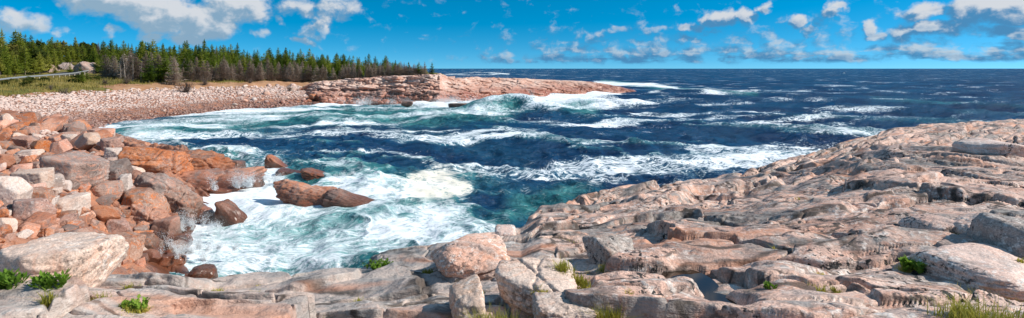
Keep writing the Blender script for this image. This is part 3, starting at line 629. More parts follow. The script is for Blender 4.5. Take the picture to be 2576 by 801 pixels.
# ---------------------------------------------------------------- headland
HS = np.array([ # px, water Y, crest row, crest Y
    (285, 124, 83.5, 137), (310, 128, 83.2, 141), (330, 131, 82, 146), (370, 134, 79, 147), (400, 133, 77, 147), (430, 133, 75.8, 146), (441, 134, 76, 146.5), (448, 139, 79.0, 151), (480, 147, 78.6, 168),
    (520, 160, 79.2, 178), (560, 178, 81, 190), (578, 183, 81.6, 194), (592, 186, 82.4, 196), (610, 190, 85.5, 198), (630, 196, 89.5, 200), (646, 200, 94, 202)], float)
hp = np.arange(285, 646, .5)
Yw, rc, Yc = (np.interp(hp, HS[:, 0], HS[:, i]) for i in (1, 2, 3))
Zc = H - (rc-HZ)/F*Yc
tt = np.concatenate([np.linspace(-.35, 0, 14), np.linspace(0, 1, 150)[1:], np.linspace(1, 4.5, 40)[1:]])
HPX, TT = np.meshgrid(hp, tt)
Ywg, Ycg, Zcg = (np.broadcast_to(a, HPX.shape) for a in (Yw, Yc, Zc))
YY = Ywg + (Ycg-Ywg)*TT
cl = np.interp(hp, [285, 320, 345, 440, 446, 520, 640], [.2, .3, .75, .9, .5, .2, .0])[None, :]
ramp = np.clip(TT, -1, 1)
step = .42*sst(.08, .22, ramp)+.22*sst(.38, .50, ramp)+.36*sst(.66, .85, ramp)
zf = np.where(TT < 0, TT*6, Zcg*(ramp**.8*(1-cl) + step*cl))
zf = zf - 3.0*sst(318, 286, HPX)
zf = np.where(TT > 1, Zcg - 3.0*sst(318, 286, HPX) - np.where(HPX > 455, (TT-1)*(YY-Ycg)*.045, -(YY-Ycg)*.012*sst(450, 435, HPX)), zf)
XX = (HPX-512)/F*YY
b1, c1, i1 = domes(XX, zf*2.2+YY*.35, 2.6, R(-10), 1.8, 21, 7.0, .9, 1.2, 1.0)
b2, c2, i2 = domes(XX, zf*2.2+YY*.35, 1.1, R(12), 1.6, 22, 7.0, .9, 1.2, 1.0)
env = sst(-.25, .05, TT)*sst(1.6, .9, TT) + .25*sst(.9, 1.3, TT)
amp = np.interp(hp, [285, 330, 440, 520, 640], [.5, 1.0, 1.05, .7, .35])[None, :]
b3, c3, i3 = domes(XX, zf*2.2+YY*.35, .5, R(-12), 1.4, 23, 4.0)
disp = ((b1+.4)*1.7 + (b2+.4)*.8 + (b3+.4)*.3 - .45*np.exp(-(c1/.07)**2) - .2*np.exp(-(c2/.08)**2))*env*amp
n_in = - np.clip((325-HPX)/40, 0, 1)*9 + (fbm3(XX/7, YY/7, zf/4, 3, 61)-.5)*3*env
YY2 = YY - disp*1.15*sst(1.2, .8, TT) - n_in*sst(1.1, .9, TT)
ZZ2 = zf + disp*.30 + (fbm2(XX/1.5, YY/1.5, 3, 44)-.5)*.4*env
ZZ2 = np.where(TT > 1.05, np.minimum(ZZ2, np.maximum(Zcg+.3, zf)), ZZ2)
turf = sst(1.12, 1.35, TT+.25*(fbm2(XX/3, YY/3, 3, 91)-.5))*sst(448, 438, HPX)
hm = grid_mesh('headland', np.stack([(HPX-512)/F*YY + (YY2-YY)*.0, YY2, ZZ2], -1), {'turf': turf, 'earth': turf*0})
M['headland'].node_tree  # stone with a turf top
def add_turf(mt):
    tt_ = NT(mt.node_tree); bs = mt.node_tree.nodes['Principled BSDF']; lk = bs.inputs['Base Color'].links[0]; c = lk.from_socket
    pos_ = tt_.node('ShaderNodeNewGeometry').outputs['Position']
    tt_.put(bs.inputs['Base Color'], shore_grass(tt_, c, pos_))
add_turf(M['headland'])
hl = link('headland_cliff', hm, M['headland']); tag(hl, kind='structure')
# ---------------------------------------------------------------- rock platform under the camera
BR = np.array([ # px, brink row, brink Y
    (-400, 285, 6.0), (-150, 272, 6.0), (0, 266, 6.2), (90, 268, 6.4), (169, 268, 6.6), (223, 273, 7.0), (278, 269, 7.4), (342, 263, 8), (397, 257, 8.6), (429, 249, 9.4), (437, 243, 9.8), (477, 236, 11), (501, 228, 12), (521, 223, 13.5), (541, 207, 15),
    (588, 200.5, 17.5), (620, 191, 19.5), (676, 179, 23), (743, 173, 27), (779, 159, 30), (819, 151, 33), (855, 139, 36), (894, 127.5, 41), (954, 122, 48), (1024, 120, 55), (1150, 117, 66), (1300, 115, 75), (1600, 113, 90)], float)
pp = np.concatenate([np.arange(-360, -30, 6), np.arange(-30, 1060, 1.15), np.arange(1060, 1560, 6)])
br = np.interp(pp, BR[:, 0], BR[:, 1]); bY = np.interp(pp, BR[:, 0], BR[:, 2]); bZ = H - (br-HZ)/F*bY
NR = 760
tv = np.linspace(0, 1, NR)
def plat_base(u, Y, bY, bZ):
    zn = H - 1.72 - .10*sst(0, .8, u) + .12*sst(0, -.8, u)
    f = np.clip((Y-2.6)/(bY-2.6), -.5, 1)
    return zn + (bZ-zn)*(f*.85 + .15*f*np.abs(f))
# rows run from just before the camera to the brink in even screen steps, then down the flank into the sea
rowsT = np.concatenate([tv*1.0, 1+np.linspace(0, 1, 60)[1:]])
PXg, Tg = np.meshgrid(pp, rowsT)
bYg, bZg = np.broadcast_to(bY, PXg.shape), np.broadcast_to(bZ, PXg.shape); u = (PXg-512)/F
Yg = 2.2*(bYg/2.2)**np.clip(Tg, 0, 1)
fl = np.clip(Tg-1, 0, 1); L = np.maximum(5, bYg*.35)
Yg = Yg + fl*L
Zg = plat_base(u, np.minimum(Yg, bYg), bYg, bZg) - fl*(bZg+3.0)*(.35+.65*fl) - fl*.1*L
Xg = u*Yg
def strata(X, Y):
    """along and across the layering: it runs level near the camera and swings round to follow the brink farther out"""
    w = sst(5, 26, Y + .25*X); a1, a2 = R(-8), R(38)
    q = (fbm2(X/4, Y/4, 3, 7)-.5)*2.2 + (fbm2(X/1.1, Y/1.1, 3, 8)-.5)*.35
    xi = (X*math.cos(a1)+Y*math.sin(a1))*(1-w) + (X*math.cos(a2)+Y*math.sin(a2))*w
    ps = (-X*math.sin(a1)+Y*math.cos(a1))*(1-w) + (-X*math.sin(a2)+Y*math.cos(a2))*w
    return xi + q*.6, ps + q*.55
def relief(X, Y):
    far = sst(6, 20, Y)
    xi, ps = strata(X, Y)
    wx, wy = (fbm2(X/.8, Y/.8, 3, 131)-.5)*.45, (fbm2(X/.8, Y/.8, 3, 132)-.5)*.3
    n1, nc1 = facets((xi+wx)/2.0, (ps+wy)/.95, 101, .75)
    n3, nc3, _ = domes(X, Y, 1.3, 0, 1.9, 111, 10.0, .9, 1.0, 1.0, (xi+wx, ps+wy))
    n2, nc2 = facets((xi+.3*ps+wx*.6)/.95, (ps-.2*xi+wy*.6)/.40, 102, .8)
    f1, fc1 = facets((xi+2*wx)/6.5, (ps+2*wy)/1.9, 103, .75)
    f3, fc3, _ = domes(X, Y, 2.6, 0, 3.0, 113, 8.0, .9, .9, 1.0, (xi, ps))
    f2, fc2 = facets((xi+.25*ps+wx)/2.6, (ps-.1*xi+wy)/.75, 104, .8)
    l1, g1 = ledge(xi, ps, .85, .22, 61, 3.5, .20); l2, g2 = ledge(xi-.2*ps, ps+.08*xi, .30, .07, 63, 4.5, .38)
    l3, g3 = ledge(xi, ps, 2.3, .50, 65, 3.0, .11)
    zn = n1*.25 + n3*.06 + n2*.07 + l2*.2
    zf_ = f1*.34 + f3*.06 + f2*.09 + (l1*.55 + l3*.55)*sst(.3, .55, fbm2(xi/9, ps/5, 3, 66))*1.2 + l2*.4
    jn = .15*np.exp(-(nc1/.022)**2) + .05*np.exp(-(nc2/.03)**2)*sst(.45, .6, fbm2(X/1.5, Y/1.5, 2, 68))
    jf = .24*np.exp(-(fc1/.022)**2) + .12*np.exp(-(fc2/.03)**2)*sst(.4, .55, fbm2(X/4, Y/4, 2, 69)) + .08*g1 + .12*g3
    z = zn*(1-far) + zf_*far
    z = z + (fbm2(X/.9, Y/.9, 5, 27, .58)-.5)*.16 + (fbm2(xi/2.5, ps/.35, 4, 29)-.5)*(.12+.20*far)
    return z, jn*(1-far) + jf*far
POOLS = [((690, 274), 21, .20), ((724, 299), 21, .20), ((792, 229), 12, .14), ((655, 243), 7, .12), ((870, 181), 3, .1)]
def plat_y(px, py):
    """distance of the bedrock under a picture point, by its base surface"""
    b_, r_ = np.interp(px, BR[:, 0], BR[:, 2]), np.interp(px, BR[:, 0], BR[:, 1])
    ys = np.geomspace(2.2, b_, 600); z = plat_base((px-512)/F + 0*ys, ys, b_, H-(r_-HZ)/F*b_)
    rr = HZ + (H-z)/ys*F
    i = int(np.argmin(np.abs(rr-py))); return float(ys[i]), float(z[i])
rel, joints = relief(Xg, Yg); rel = rel*np.where(fl > 0, 1-fl*.5, 1)
far_ = sst(6, 20, Yg); rn_, rf_ = rel[(far_ < .05) & (fl == 0)], rel[(far_ > .95) & (fl == 0)]; rt_ = sst(-.6, 1.2, Xg); off = (np.percentile(rn_, 60)*(1-rt_) + np.percentile(rn_, 58)*rt_)*(1-far_) + np.percentile(rf_, 62)*far_
rel = (rel - off)*(1 - .45*sst(.7, 1, Tg)*far_)      # keep the brink where it is
near_cam = sst(1.2, 3.4, np.hypot(Xg, Yg)); Zg = Zg - .25*(1-near_cam)
for _k in range(3): rel[1:-1] = .25*rel[:-2]+.5*rel[1:-1]+.25*rel[2:]
for _k in range(2): rel[:, 1:-1] = .25*rel[:, :-2]+.5*rel[:, 1:-1]+.25*rel[:, 2:]
rel = rel - joints
pool_at = []
for (px, py), w, dep in POOLS:
    y0, z0 = plat_y(px, py); x0 = (px-512)/F*y0; rx = w/F*y0; ryy = rx*1.5
    g = np.exp(-(((Xg-x0)/rx)**2 + ((Yg-y0)/ryy)**2)**2); rel = rel*(1-.97*g) - dep*g
    pool_at.append((x0, y0, z0-.09, rx, ryy))
Zg2 = Zg + rel
me = grid_mesh('platform', np.stack([Xg, Yg, Zg2], -1), {'psi': strata(Xg, Yg)[1], 'xi': strata(Xg, Yg)[0], 'tone': sst(1.6, -.6, Xg+.8*fbm2(Xg/1.2, Yg/1.2, 3, 5))})
plat = link('rock_platform', me, M['platform']); tag(plat, kind='structure')
def pool(x, y, z, rx, ry_, seed):
    n = 40; rg = np.random.default_rng(seed); a = np.linspace(0, 2*math.pi, n, endpoint=False)
    Vp = np.stack([x+rx*1.25*np.cos(a), y+ry_*1.25*np.sin(a), np.full(n, z)], -1)
    me = bpy.data.meshes.new('rock_pool'); me.from_pydata([tuple(q) for q in Vp], [], [list(range(n))]); return me
mp, tp, bp = new_mat('pool_water'); bp.inputs['Base Color'].default_value = (.018, .011, .006, 1); bp.inputs['Roughness'].default_value = .04; bp.inputs['Specular IOR Level'].default_value = .5
for i, q in enumerate(pool_at):
    o = link('rock_pool', pool(*q, i), mp); tag(o, kind='structure')
# ---------------------------------------------------------------- loose rocks: every one a thing
from mathutils import Matrix, Euler
def ground_hit(px, py):
    """first land point (not the platform) seen along a picture ray"""
    ys = np.geomspace(9, 170, 900); x = (px-512)/F*ys; z = shore_z(x, ys)[0]
    zr = H - (py-HZ)/F*ys; i = int(np.argmax(z >= zr)); return float(x[i]), float(ys[i]), float(z[i])
def place_rock(name, box, label, mat, Y=None, depth=1.0, seed=1, sub=5, planes=10, p=9.0, amp=.07, cracks=0, rot=(0, 0, 0), on='platform', bury=.25, cat='boulder', group=None, flat=1.0, rough=.014, strata=.022, taper=0.0):
    """a rock whose outline fills BOX (x0,y0,x1,y1 in the 2576-wide photograph) at distance Y"""
    x0, y0, x1, y1 = (q*S for q in box)
    px = (x0+x1)/2
    if on == 'platform' and i > 1: depth *= 1.2; bury = .3; y0 += .2*(y1-y0)
    if Y is None:
        if on == 'platform': Y = plat_y(px, y1)[0]*1.0
        elif on == 'sea': Y = H*F/(y1-HZ)
        else: Y = ground_hit(px, y1)[1]
    w = (x1-x0)/F*Y; Yc = Y + .35*min(depth, 1.1)*w
    w = (x1-x0)/F*Yc; h = (y1-y0)/F*Yc*(1+bury)
    Vv, fc = rock_verts(seed, sub, planes+2, p*(1.25 if on == 'platform' else 1.5), amp*1.25, cracks=cracks, flat=flat, rough=rough*1.5, strata=strata)
    E = np.array(Euler([R(a) for a in rot]).to_matrix()); Vv = Vv @ E.T
    lo, hi = Vv.min(0), Vv.max(0); Vv = (Vv-(lo+hi)/2)/(hi-lo)
    Vv = Vv*np.array([w, w*depth, h])
    if taper: s_ = 1 - taper*np.clip(Vv[:, 0]/w+.35, 0, 1); Vv[:, 2] = (Vv[:, 2]+h/2)*s_-h/2; Vv[:, 1] *= s_
    zc = H - (y0-HZ)/F*Yc - h/2*.97 - (.04*h if on == 'platform' else 0)
    o = link(name, raw_mesh(name, Vv, fc), mat); o.location = ((px-512)/F*Yc, Yc, zc)
    tag(o, label, cat, group); return o
HAND = [
 # box, material, label, kwargs
 ((5, 598, 265, 728), 'pale', 'largest pale boulder at lower left, flat topped with grey lichen', dict(depth=.9, planes=7, p=12, seed=3, cracks=1, rot=(0, 14, 0), Y=5.0, sub=6)),
 ((-60, 640, 110, 735), 'pink', 'pink boulder half hidden under the largest pale boulder', dict(depth=1, planes=6, p=7, seed=14, Y=5.2)),
 ((355, 722, 372, 741), 'pale', 'one small round cobble lying alone on the smooth shelf', dict(depth=1, planes=3, p=4, seed=7, sub=4, Y=4.8)),
 ((1078, 590, 1296, 680), 'pink', 'pink boulder split by an upright dark crack above the water edge', dict(depth=.9, planes=9, p=10, seed=8, cracks=2, amp=.08, sub=6)),
 ((1245, 560, 1300, 600), 'pink', 'small red pink knob behind the boulder split by an upright crack', dict(depth=1, planes=6, p=7, seed=9)),
 ((1245, 640, 1450, 752), 'pale', 'pale pink boulder with two long cracks beside the grass hollow', dict(depth=1, planes=8, p=8, seed=11, cracks=2, sub=6)),
 ((1335, 720, 1500, 815), 'pale', 'whitish lichen covered block at the bottom middle between grass clumps', dict(depth=.9, planes=9, p=14, seed=12, sub=6, rough=.03, Y=4.1)),
 ((1470, 575, 1600, 655), 'greyrock', 'grey banded wedge of gneiss beside the grassy hollow', dict(depth=1.1, planes=8, p=11, seed=16, rot=(0, 16, 0))),
 ((2345, 622, 2600, 705), 'pink', 'big grey pink boulder at the right edge behind the yellow grass', dict(depth=.9, planes=6, p=8, seed=19, rot=(0, 8, 0), sub=6)),
 ((2392, 515, 2492, 612), 'pink', 'upright rounded pink boulder standing beside a dark gap', dict(depth=1, planes=7, p=7, seed=20, rough=.025)),
 ((2470, 512, 2640, 660), 'greyrock', 'dark grey layered boulder at the right edge', dict(depth=1, planes=6, p=9, seed=21, cracks=1)),
 ((2285, 525, 2400, 600), 'pink', 'pink lichen spotted boulder left of the upright rounded one', dict(depth=1, planes=7, p=7, seed=22, rough=.025)),
 ((2430, 338, 2570, 392), 'pink', 'squarish pink block with a shaded gap on the far right slope', dict(depth=.9, planes=8, p=12, seed=29, sub=5)),
 ((1125, 688, 1225, 775), 'pale', 'narrow pale block with a lengthwise crack beside the fern', dict(depth=1.3, planes=8, p=12, seed=36, cracks=1, rot=(0, 0, 14))),

]
for i, (box, mt, lab, kw) in enumerate(HAND): place_rock('boulder', box, lab, M[mt], **kw)
# rocks standing in the water
for box, mt, lab, kw in [
 ((662, 383, 735, 426), 'red', 'pointed red rock standing out of the foam in the inlet', dict(on='sea', depth=1.0, planes=12, p=26, amp=.12, seed=51, bury=.3, taper=.9)),
 ((686, 426, 782, 447), 'red', 'thin brown ledge just below the pointed red rock in the inlet', dict(on='sea', depth=.8, planes=12, p=22, amp=.2, rough=.03, seed=52, bury=.4, taper=.3, sub=6)),
 ((755, 424, 870, 455), 'red', 'low dark brown ledge behind the tapering red reef, to the right of the thin ledge', dict(on='sea', depth=.7, planes=12, p=22, amp=.2, rough=.03, seed=62, bury=.5, taper=.7, sub=6)),
 ((676, 456, 900, 518), 'red', 'broad red orange reef ledge washed by surf in the middle of the inlet', dict(on='sea', depth=.4, planes=14, p=24, amp=.18, rough=.03, seed=53, bury=.4, sub=6, strata=.03, taper=.25)),
 ((800, 474, 1010, 524), 'red', 'low dark red reef tapering to a point at the right end of the ledges', dict(on='sea', depth=.45, planes=14, p=20, amp=.18, rough=.03, seed=63, bury=.6, sub=6, strata=.03, taper=.8)),
 ((542, 488, 618, 560), 'red', 'steep red brown rock washed by the surf at the inlet mouth', dict(on='sea', depth=1, planes=14, p=24, amp=.12, seed=54, bury=.25, rot=(0, 12, 0), taper=.7)),
 ((488, 520, 540, 556), 'red', 'small brown rock left of the steep washed rock', dict(on='sea', depth=1, planes=8, p=12, seed=55, bury=.4)),
 ((598, 442, 662, 470), 'brownrock', 'low dark rock wet with spray at the end of the red slab', dict(on='sea', depth=1, planes=8, p=10, seed=56, bury=.6)),
 ((560, 402, 612, 424), 'brownrock', 'low dark wet rock off the corner of the red slab', dict(on='sea', depth=1, planes=8, p=10, seed=57, bury=.6)),
 ((1125, 258, 1245, 276), 'brownrock', 'dark wet reef awash in front of the headland', dict(on='sea', depth=.5, planes=7, p=8, seed=58, bury=.5)),
 ((1010, 254, 1040, 264), 'brownrock', 'small dark rock awash before the headland', dict(on='sea', depth=.7, planes=7, p=8, seed=59, bury=.5)),
 ((480, 668, 545, 692), 'brownrock', 'dark wet rock at the brink of the smooth shelf over the surf', dict(on='shore', Y=22.0, depth=1, planes=8, p=10, seed=60, bury=.8)),
]: place_rock('sea_rock', box, lab, M[mt], cat='rock', **kw)
# rocks of the pile that can be told apart
for box, mt, lab, kw in [
 ((0, 440, 75, 520), 'creamrock', 'big cream slab at the left edge of the rock pile', {}), ((55, 425, 130, 475), 'creamrock', 'pale cream block above a brown striped boulder', {}), ((60, 468, 128, 530), 'brownrock', 'brown striped squarish boulder at the left of the pile', {}),
 ((35, 375, 100, 410), 'creamrock', 'white wedge shaped block high on the rock pile', {}), ((250, 400, 322, 460), 'brownrock', 'dark grey pointed boulder in the upper middle of the pile', {}), ((292, 440, 332, 500), 'creamrock', 'narrow upright tan boulder right of the dark pointed one', {}),
 ((225, 455, 300, 500), 'brownrock', 'dark brown block below the dark pointed boulder', {}), ((140, 490, 215, 545), 'creamrock', 'tan wedge leaning in the middle of the pile', {}), ((40, 500, 120, 560), 'red', 'red brown boulder under the brown striped one', {}),
 ((225, 322, 282, 348), 'red', 'orange brown block on the crest of the pile by the beach', {}), ((160, 330, 205, 352), 'red', 'orange boulder on the crest left of the orange brown block', {}), ((255, 345, 305, 378), 'red', 'red stepped block on the end of the crest', {}),
 ((130, 385, 250, 470), 'brownrock', 'large slanting grey brown slab in the upper pile', {}), ((270, 370, 325, 410), 'creamrock', 'sunlit tan slab face on the end of the pile', {}), ((240, 585, 350, 655), 'brownrock', 'largest dark brown block at the foot of the pile', {}),
 ((380, 545, 450, 612), 'red', 'wet orange boulder beside the trickle at the foot of the pile', {}), ((300, 480, 410, 560), 'brownrock', 'brown slab leaning over the gully', {}), ((320, 590, 395, 640), 'brownrock', 'dark wet boulder with a white trickle', {}),
 ((150, 570, 240, 620), 'red', 'bright red brown boulder left of the largest dark block', {}), ((60, 540, 125, 585), 'red', 'red boulder with a pointed top near the left edge', {}), ((0, 285, 30, 325), 'creamrock', 'whitish boulder at the left edge where the beach begins', {}), ((415, 590, 470, 625), 'brownrock', 'dark wet rock where the gully meets the surf', {}),
]:
    x0, y0, x1, y1 = box
    place_rock('boulder', box, lab, M[mt], on='shore', depth=.9, planes=10, p=36, seed=int(x0*7+y0*3+11), amp=.035, bury=.15, **kw)
for box, lab, sd_, rt_ in [((318, 368, 462, 445), 'slanting red slab at the landward end of the bedrock ledges by the inlet', 301, (0, 12, 0)), ((420, 382, 572, 436), 'long flat topped orange red ledge along the far side of the inlet', 302, (0, 6, 0)), ((428, 424, 645, 484), 'longest orange red ledge reaching out into the white surf', 303, (0, 8, 0)),
 ((322, 432, 452, 520), 'brown fractured ledge block behind the upright tan boulder', 304, (0, 16, 0)), ((410, 462, 508, 560), 'dark brown ledge block with wet foot beside the surf', 305, (0, 18, 0)), ((330, 505, 432, 585), 'orange veined ledge block above the wet gully', 306, (0, 14, 0)), ((560, 432, 650, 470), 'small orange ledge at the tip of the longest red ledge', 307, (0, 10, 0))]:
    place_rock('rock_ledge', box, lab, M['brownrock' if sd_ in (304, 305) else 'red'], on='shore', depth=.8, planes=14, p=40, seed=sd_, amp=.06, cracks=3, rough=.02, strata=.035, bury=.5, rot=rt_, sub=6, cat='rock ledge')
# the rest of the pile: copies of a few blocks
protos = {}
def proto(kind, i, sub=3, planes=9, p=24, amp=.03):
    key = (kind, i)
    if key not in protos:
        v, f = rock_verts(1000+i*17, sub, planes, p, amp, cracks=1 if i % 3 == 0 else 0)
        protos[key] = raw_mesh(kind, v, f, p < 20)
    return protos[key]
rg = np.random.default_rng(77)
def scatter(n, sample, kind, nproto, labels, group, cat, sub=3, p=24, planes=9, ok=None, gap=.75, sink=.2, flatz=(.55, .95)):
    """LABELS: material -> (weight, label)"""
    put = []; tries = 0
    names = list(labels); w = np.array([labels[k][0] for k in names], float); w /= w.sum()
    while len(put) < n and tries < n*60:
        tries += 1
        s = sample()
        if s is None: continue
        x, y, z, r = s
        if any((x-a)**2+(y-b_)**2 < (gap*(r+c))**2 for a, b_, c in put): continue
        put.append((x, y, r))
        k = names[int(rg.choice(len(names), p=w))]
        me = proto(kind+k, int(rg.integers(nproto)), sub, planes, p)
        if not me.materials: me.materials.append(M[k])
        o = bpy.data.objects.new(kind, me); col.objects.link(o)
        fz = rg.uniform(*flatz)
        o.scale = (r*rg.uniform(.85, 1.25), r*rg.uniform(.8, 1.1), r*fz); o.rotation_euler = (rg.normal()*.28, rg.normal()*.28, rg.uniform(0, 6.28))
        o.location = (x, y, z + r*fz*(.55-sink))
        tag(o, labels[k][1], cat, group + ', ' + {'red': 'red brown', 'brownrock': 'grey brown', 'creamrock': 'cream', 'bstone': 'pinkish', 'pink': 'pink'}.get(k, k))
    return put
def s_pile():
    px = rg.uniform(-14, 192); py = rg.uniform(116, 266)
    x, y, z = ground_hit(px, py)
    if y > 75 or y < 10: return None
    d = shore_z(np.array([x]), np.array([y]))[1][0]
    if d < -.5: return None
    if px > 118+(py-140)*.6 and py < 228: return None
    if 5 < px < 105 and py > 240: return None
    r = y/F*rg.choice([3.4, 4.8, 6.5, 9, 12], p=[.2, .26, .26, .19, .09])
    return x, y, z, r
scatter(300, s_pile, 'pile_boulder', 9, {'red': (.6, 'angular red brown boulder of the rock pile above the surf gully'), 'brownrock': (.2, 'angular grey brown boulder of the rock pile above the surf gully'), 'creamrock': (.15, 'angular cream boulder of the rock pile above the surf gully')}, 'boulders of the rock pile', 'boulder', sub=4, p=60, planes=11, gap=.60)
def s_beach():
    px = rg.uniform(-20, 345); py = rg.uniform(84, 128)
    x, y, z = ground_hit(px, py)
    if y < 60: return None
    d = shore_z(np.array([x]), np.array([y]))[1][0]
    if d < -.8 or d > 23.5: return None
    big = .9 if (px > 230) else .55
    if 4 < d < 15 and px < 220 and rg.random() < .75: return None
    r = y/F*rg.choice([1.3, 1.8, 2.6, 3.6], p=[.4, .32, .2, .08])*big
    return x, y, z, r
scatter(230, s_beach, 'beach_boulder', 7, {'bstone': (.85, 'pinkish boulder lying on the cobble beach below the trees'), 'creamrock': (.15, 'whitish boulder lying on the cobble beach below the trees')}, 'boulders on the cobble beach', 'boulder', sub=3, p=10, gap=.9)
def s_foot():
    px = rg.uniform(300, 455); i = np.interp(px, HS[:, 0], HS[:, 1]); y = i + rg.uniform(-1.5, 3.5)
    return (px-512)/F*y, y, max(-.1, (y-i)*.6), y/F*rg.choice([1.6, 2.3, 3.4])
scatter(48, s_foot, 'cliff_boulder', 5, {'red': (.6, 'wet red boulder at the foot of the headland cliff'), 'bstone': (.4, 'pinkish boulder at the foot of the headland cliff')}, 'boulders under the headland cliff', 'boulder', sub=3, p=12, gap=.7)
# cobbles too many to count
def cobbles(n):
    base = [rock_verts(400+i, 1, 5, 6.0, .05)[0] for i in range(6)]; fc = ico(1)[1]
    pts = []
    xs = rg.uniform(-140, -38, n*8); ys = rg.uniform(50, 150, n*8); z, d, a = shore_z(xs, ys)
    ok = (d > -.7) & (d < 23.2) & (a > 8.4) & (xs/ys > -1.25); xs, ys, z = xs[ok][:n], ys[ok][:n], z[ok][:n]; d = d[ok][:n]
    Vs, Fs = [], []
    for i in range(len(xs)):
        r = rg.choice([.11, .14, .19, .28], p=[.35, .35, .2, .1])*(1.35 if d[i] > 15 or d[i] < 2 else 1.0)
        a_ = rg.uniform(0, 6.28); c, s = math.cos(a_), math.sin(a_); v = base[int(rg.integers(6))]*np.array([r*rg.uniform(.8, 1.3), r, r*rg.uniform(.5, .85)])
        v = v @ np.array([[c, s, 0], [-s, c, 0], [0, 0, 1]]); Vs.append(v + np.array([xs[i], ys[i], z[i]+r*.2])); Fs.append(fc + i*len(base[0]))
    return raw_mesh('beach_cobbles', np.concatenate(Vs), np.concatenate(Fs))
tag(link('beach_cobbles', cobbles(17000), M['cobble']), 'pale pink rounded cobbles covering the beach', 'cobbles', kind='stuff')
# ---------------------------------------------------------------- trees
def spruce_crown(seed, h=1.0, rad=.19, dead=False, z0=.12, dens=1.0, thin=False):
    rg_ = np.random.default_rng(seed); V, T = [], []
    def tri(a, b, c):
        n = len(V); V.extend((a, b, c)); T.append((n, n+1, n+2))
    z = z0
    while z < .985:
        f = (z-z0)/(1-z0); L = rad*((1-f)**.85*.93+.05)*(1.0 if not thin else .7); nb = int(rg_.integers(5, 9)*dens)
        if rg_.random() < (.12 if not dead else .2): nb = max(1, nb//2)
        a0 = rg_.uniform(0, 6.28)
        for k in range(nb):
            l = L*rg_.uniform(.55, 1.18); a = a0 + 6.283*k/max(nb, 1) + rg_.normal()*.22; ca, sa = math.cos(a), math.sin(a)
            rise = rg_.uniform(-.38, -.05) if f < .75 else rg_.uniform(-.1, .5)
            if dead: rise = rg_.uniform(-.5, .2)
            ns = 4 if f < .8 else 2
            pts = [np.array([ca*l*s_, sa*l*s_, z + l*(rise*s_ + .35*s_*s_)]) for s_ in np.linspace(0.02, 1, ns+1)]
            side = np.array([-sa, ca, 0.0])
            for i in range(ns):
                p, q = pts[i], pts[i+1]; w = l*(.36 if not dead else .05)*(1-.55*i/ns)*rg_.uniform(.7, 1.25)
                if dead:
                    tri(p+side*.008, q, p-side*.008)
                    for sg in (-1, 1):
                        for _r in range(2):
                            e = p + (q-p)*rg_.uniform(.3, 1.5) + side*sg*l*rg_.uniform(.15, .4) + np.array([0, 0, -rg_.uniform(-.02, .25)*l])
                            tri(p, p+(q-p)*.24, e)
                    continue
                dr = np.array([0, 0, -w*rg_.uniform(.25, .8)])
                for sg in (-1, 1):
                    tip = p + (q-p)*rg_.uniform(.75, 1.25) + side*sg*w + dr
                    tri(p, q, tip)
                    if rg_.random() < .75: tri(p*.6+q*.4, q, (p+q)/2 + side*sg*w*.3 + dr*2.0)
            if not dead: tri(pts[-2]+side*.012, pts[-2]-side*.012, pts[-1]+(pts[-1]-pts[-2])*.4)
        z += rg_.uniform(.022, .042)*(1.0 if not dead else 1.2)
    if not dead: tri(np.array([.012, 0, .93]), np.array([-.01, .008, .93]), np.array([0, 0, 1.04]))
    return raw_mesh('crown', np.array(V), np.array(T), False)
def trunk_mesh(h=1.0, r=.013, lean=0.0, name='trunk'):
    z = np.linspace(-.03, .97*h, 7); v, q = tube(np.stack([lean*z*z, 0*z, z], -1), r*(1.05-z/h), 6); return raw_mesh(name, v, q)
def broad_crown(seed):
    rg_ = np.random.default_rng(seed); V, T = [], []
    cl = rg_.normal(size=(16, 3))*np.array([.22, .22, .2]) + np.array([0, 0, .62])
    for c in cl:
        rr = rg_.uniform(.1, .2)
        for k in range(110):
            d = rg_.normal(size=3); d /= np.linalg.norm(d); p = c + d*rr*rg_.uniform(.5, 1)*np.array([1, 1, .8]); a, b_ = rg_.normal(size=(2, 3))*.035
            n = len(V); V.extend((p-a, p+a, p+b_)); T.append((n, n+1, n+2))
    return raw_mesh('crown', np.array(V), np.array(T), False)
TR = {}
TR['dark'] = [(trunk_mesh(), spruce_crown(10+i, rad=.20+.025*(i % 3), z0=.08+.05*(i % 4))) for i in range(6)]
TR['light'] = [(trunk_mesh(), spruce_crown(30+i, rad=.19+.03*(i % 2), z0=.2+.1*(i % 3), thin=i == 1)) for i in range(4)]
TR['dead'] = [(trunk_mesh(r=.016), spruce_crown(50+i, rad=.24+.03*(i % 2), z0=.1, dead=True, dens=2.6)) for i in range(4)]
TR['broad'] = [(trunk_mesh(h=.6, r=.02), broad_crown(70+i)) for i in range(3)]
TR['snag'] = [(trunk_mesh(r=.014, lean=.12*(i-.5)), spruce_crown(80+i, rad=.10, z0=.35, dead=True, dens=.5)) for i in range(2)]
for tr_, cr_ in TR['dark']: tr_.materials.append(M['bark']); cr_.materials.append(M['spruce'])
for tr_, cr_ in TR['light']: tr_.materials.append(M['bark']); cr_.materials.append(M['spruce_light'])
for tr_, cr_ in TR['dead']: tr_.materials.append(M['bark']); cr_.materials.append(M['dead'])
for tr_, cr_ in TR['broad']: tr_.materials.append(M['bark']); cr_.materials.append(M['bushleaf'])
for tr_, cr_ in TR['snag']: tr_.materials.append(M['palebark']); cr_.materials.append(M['dead'])
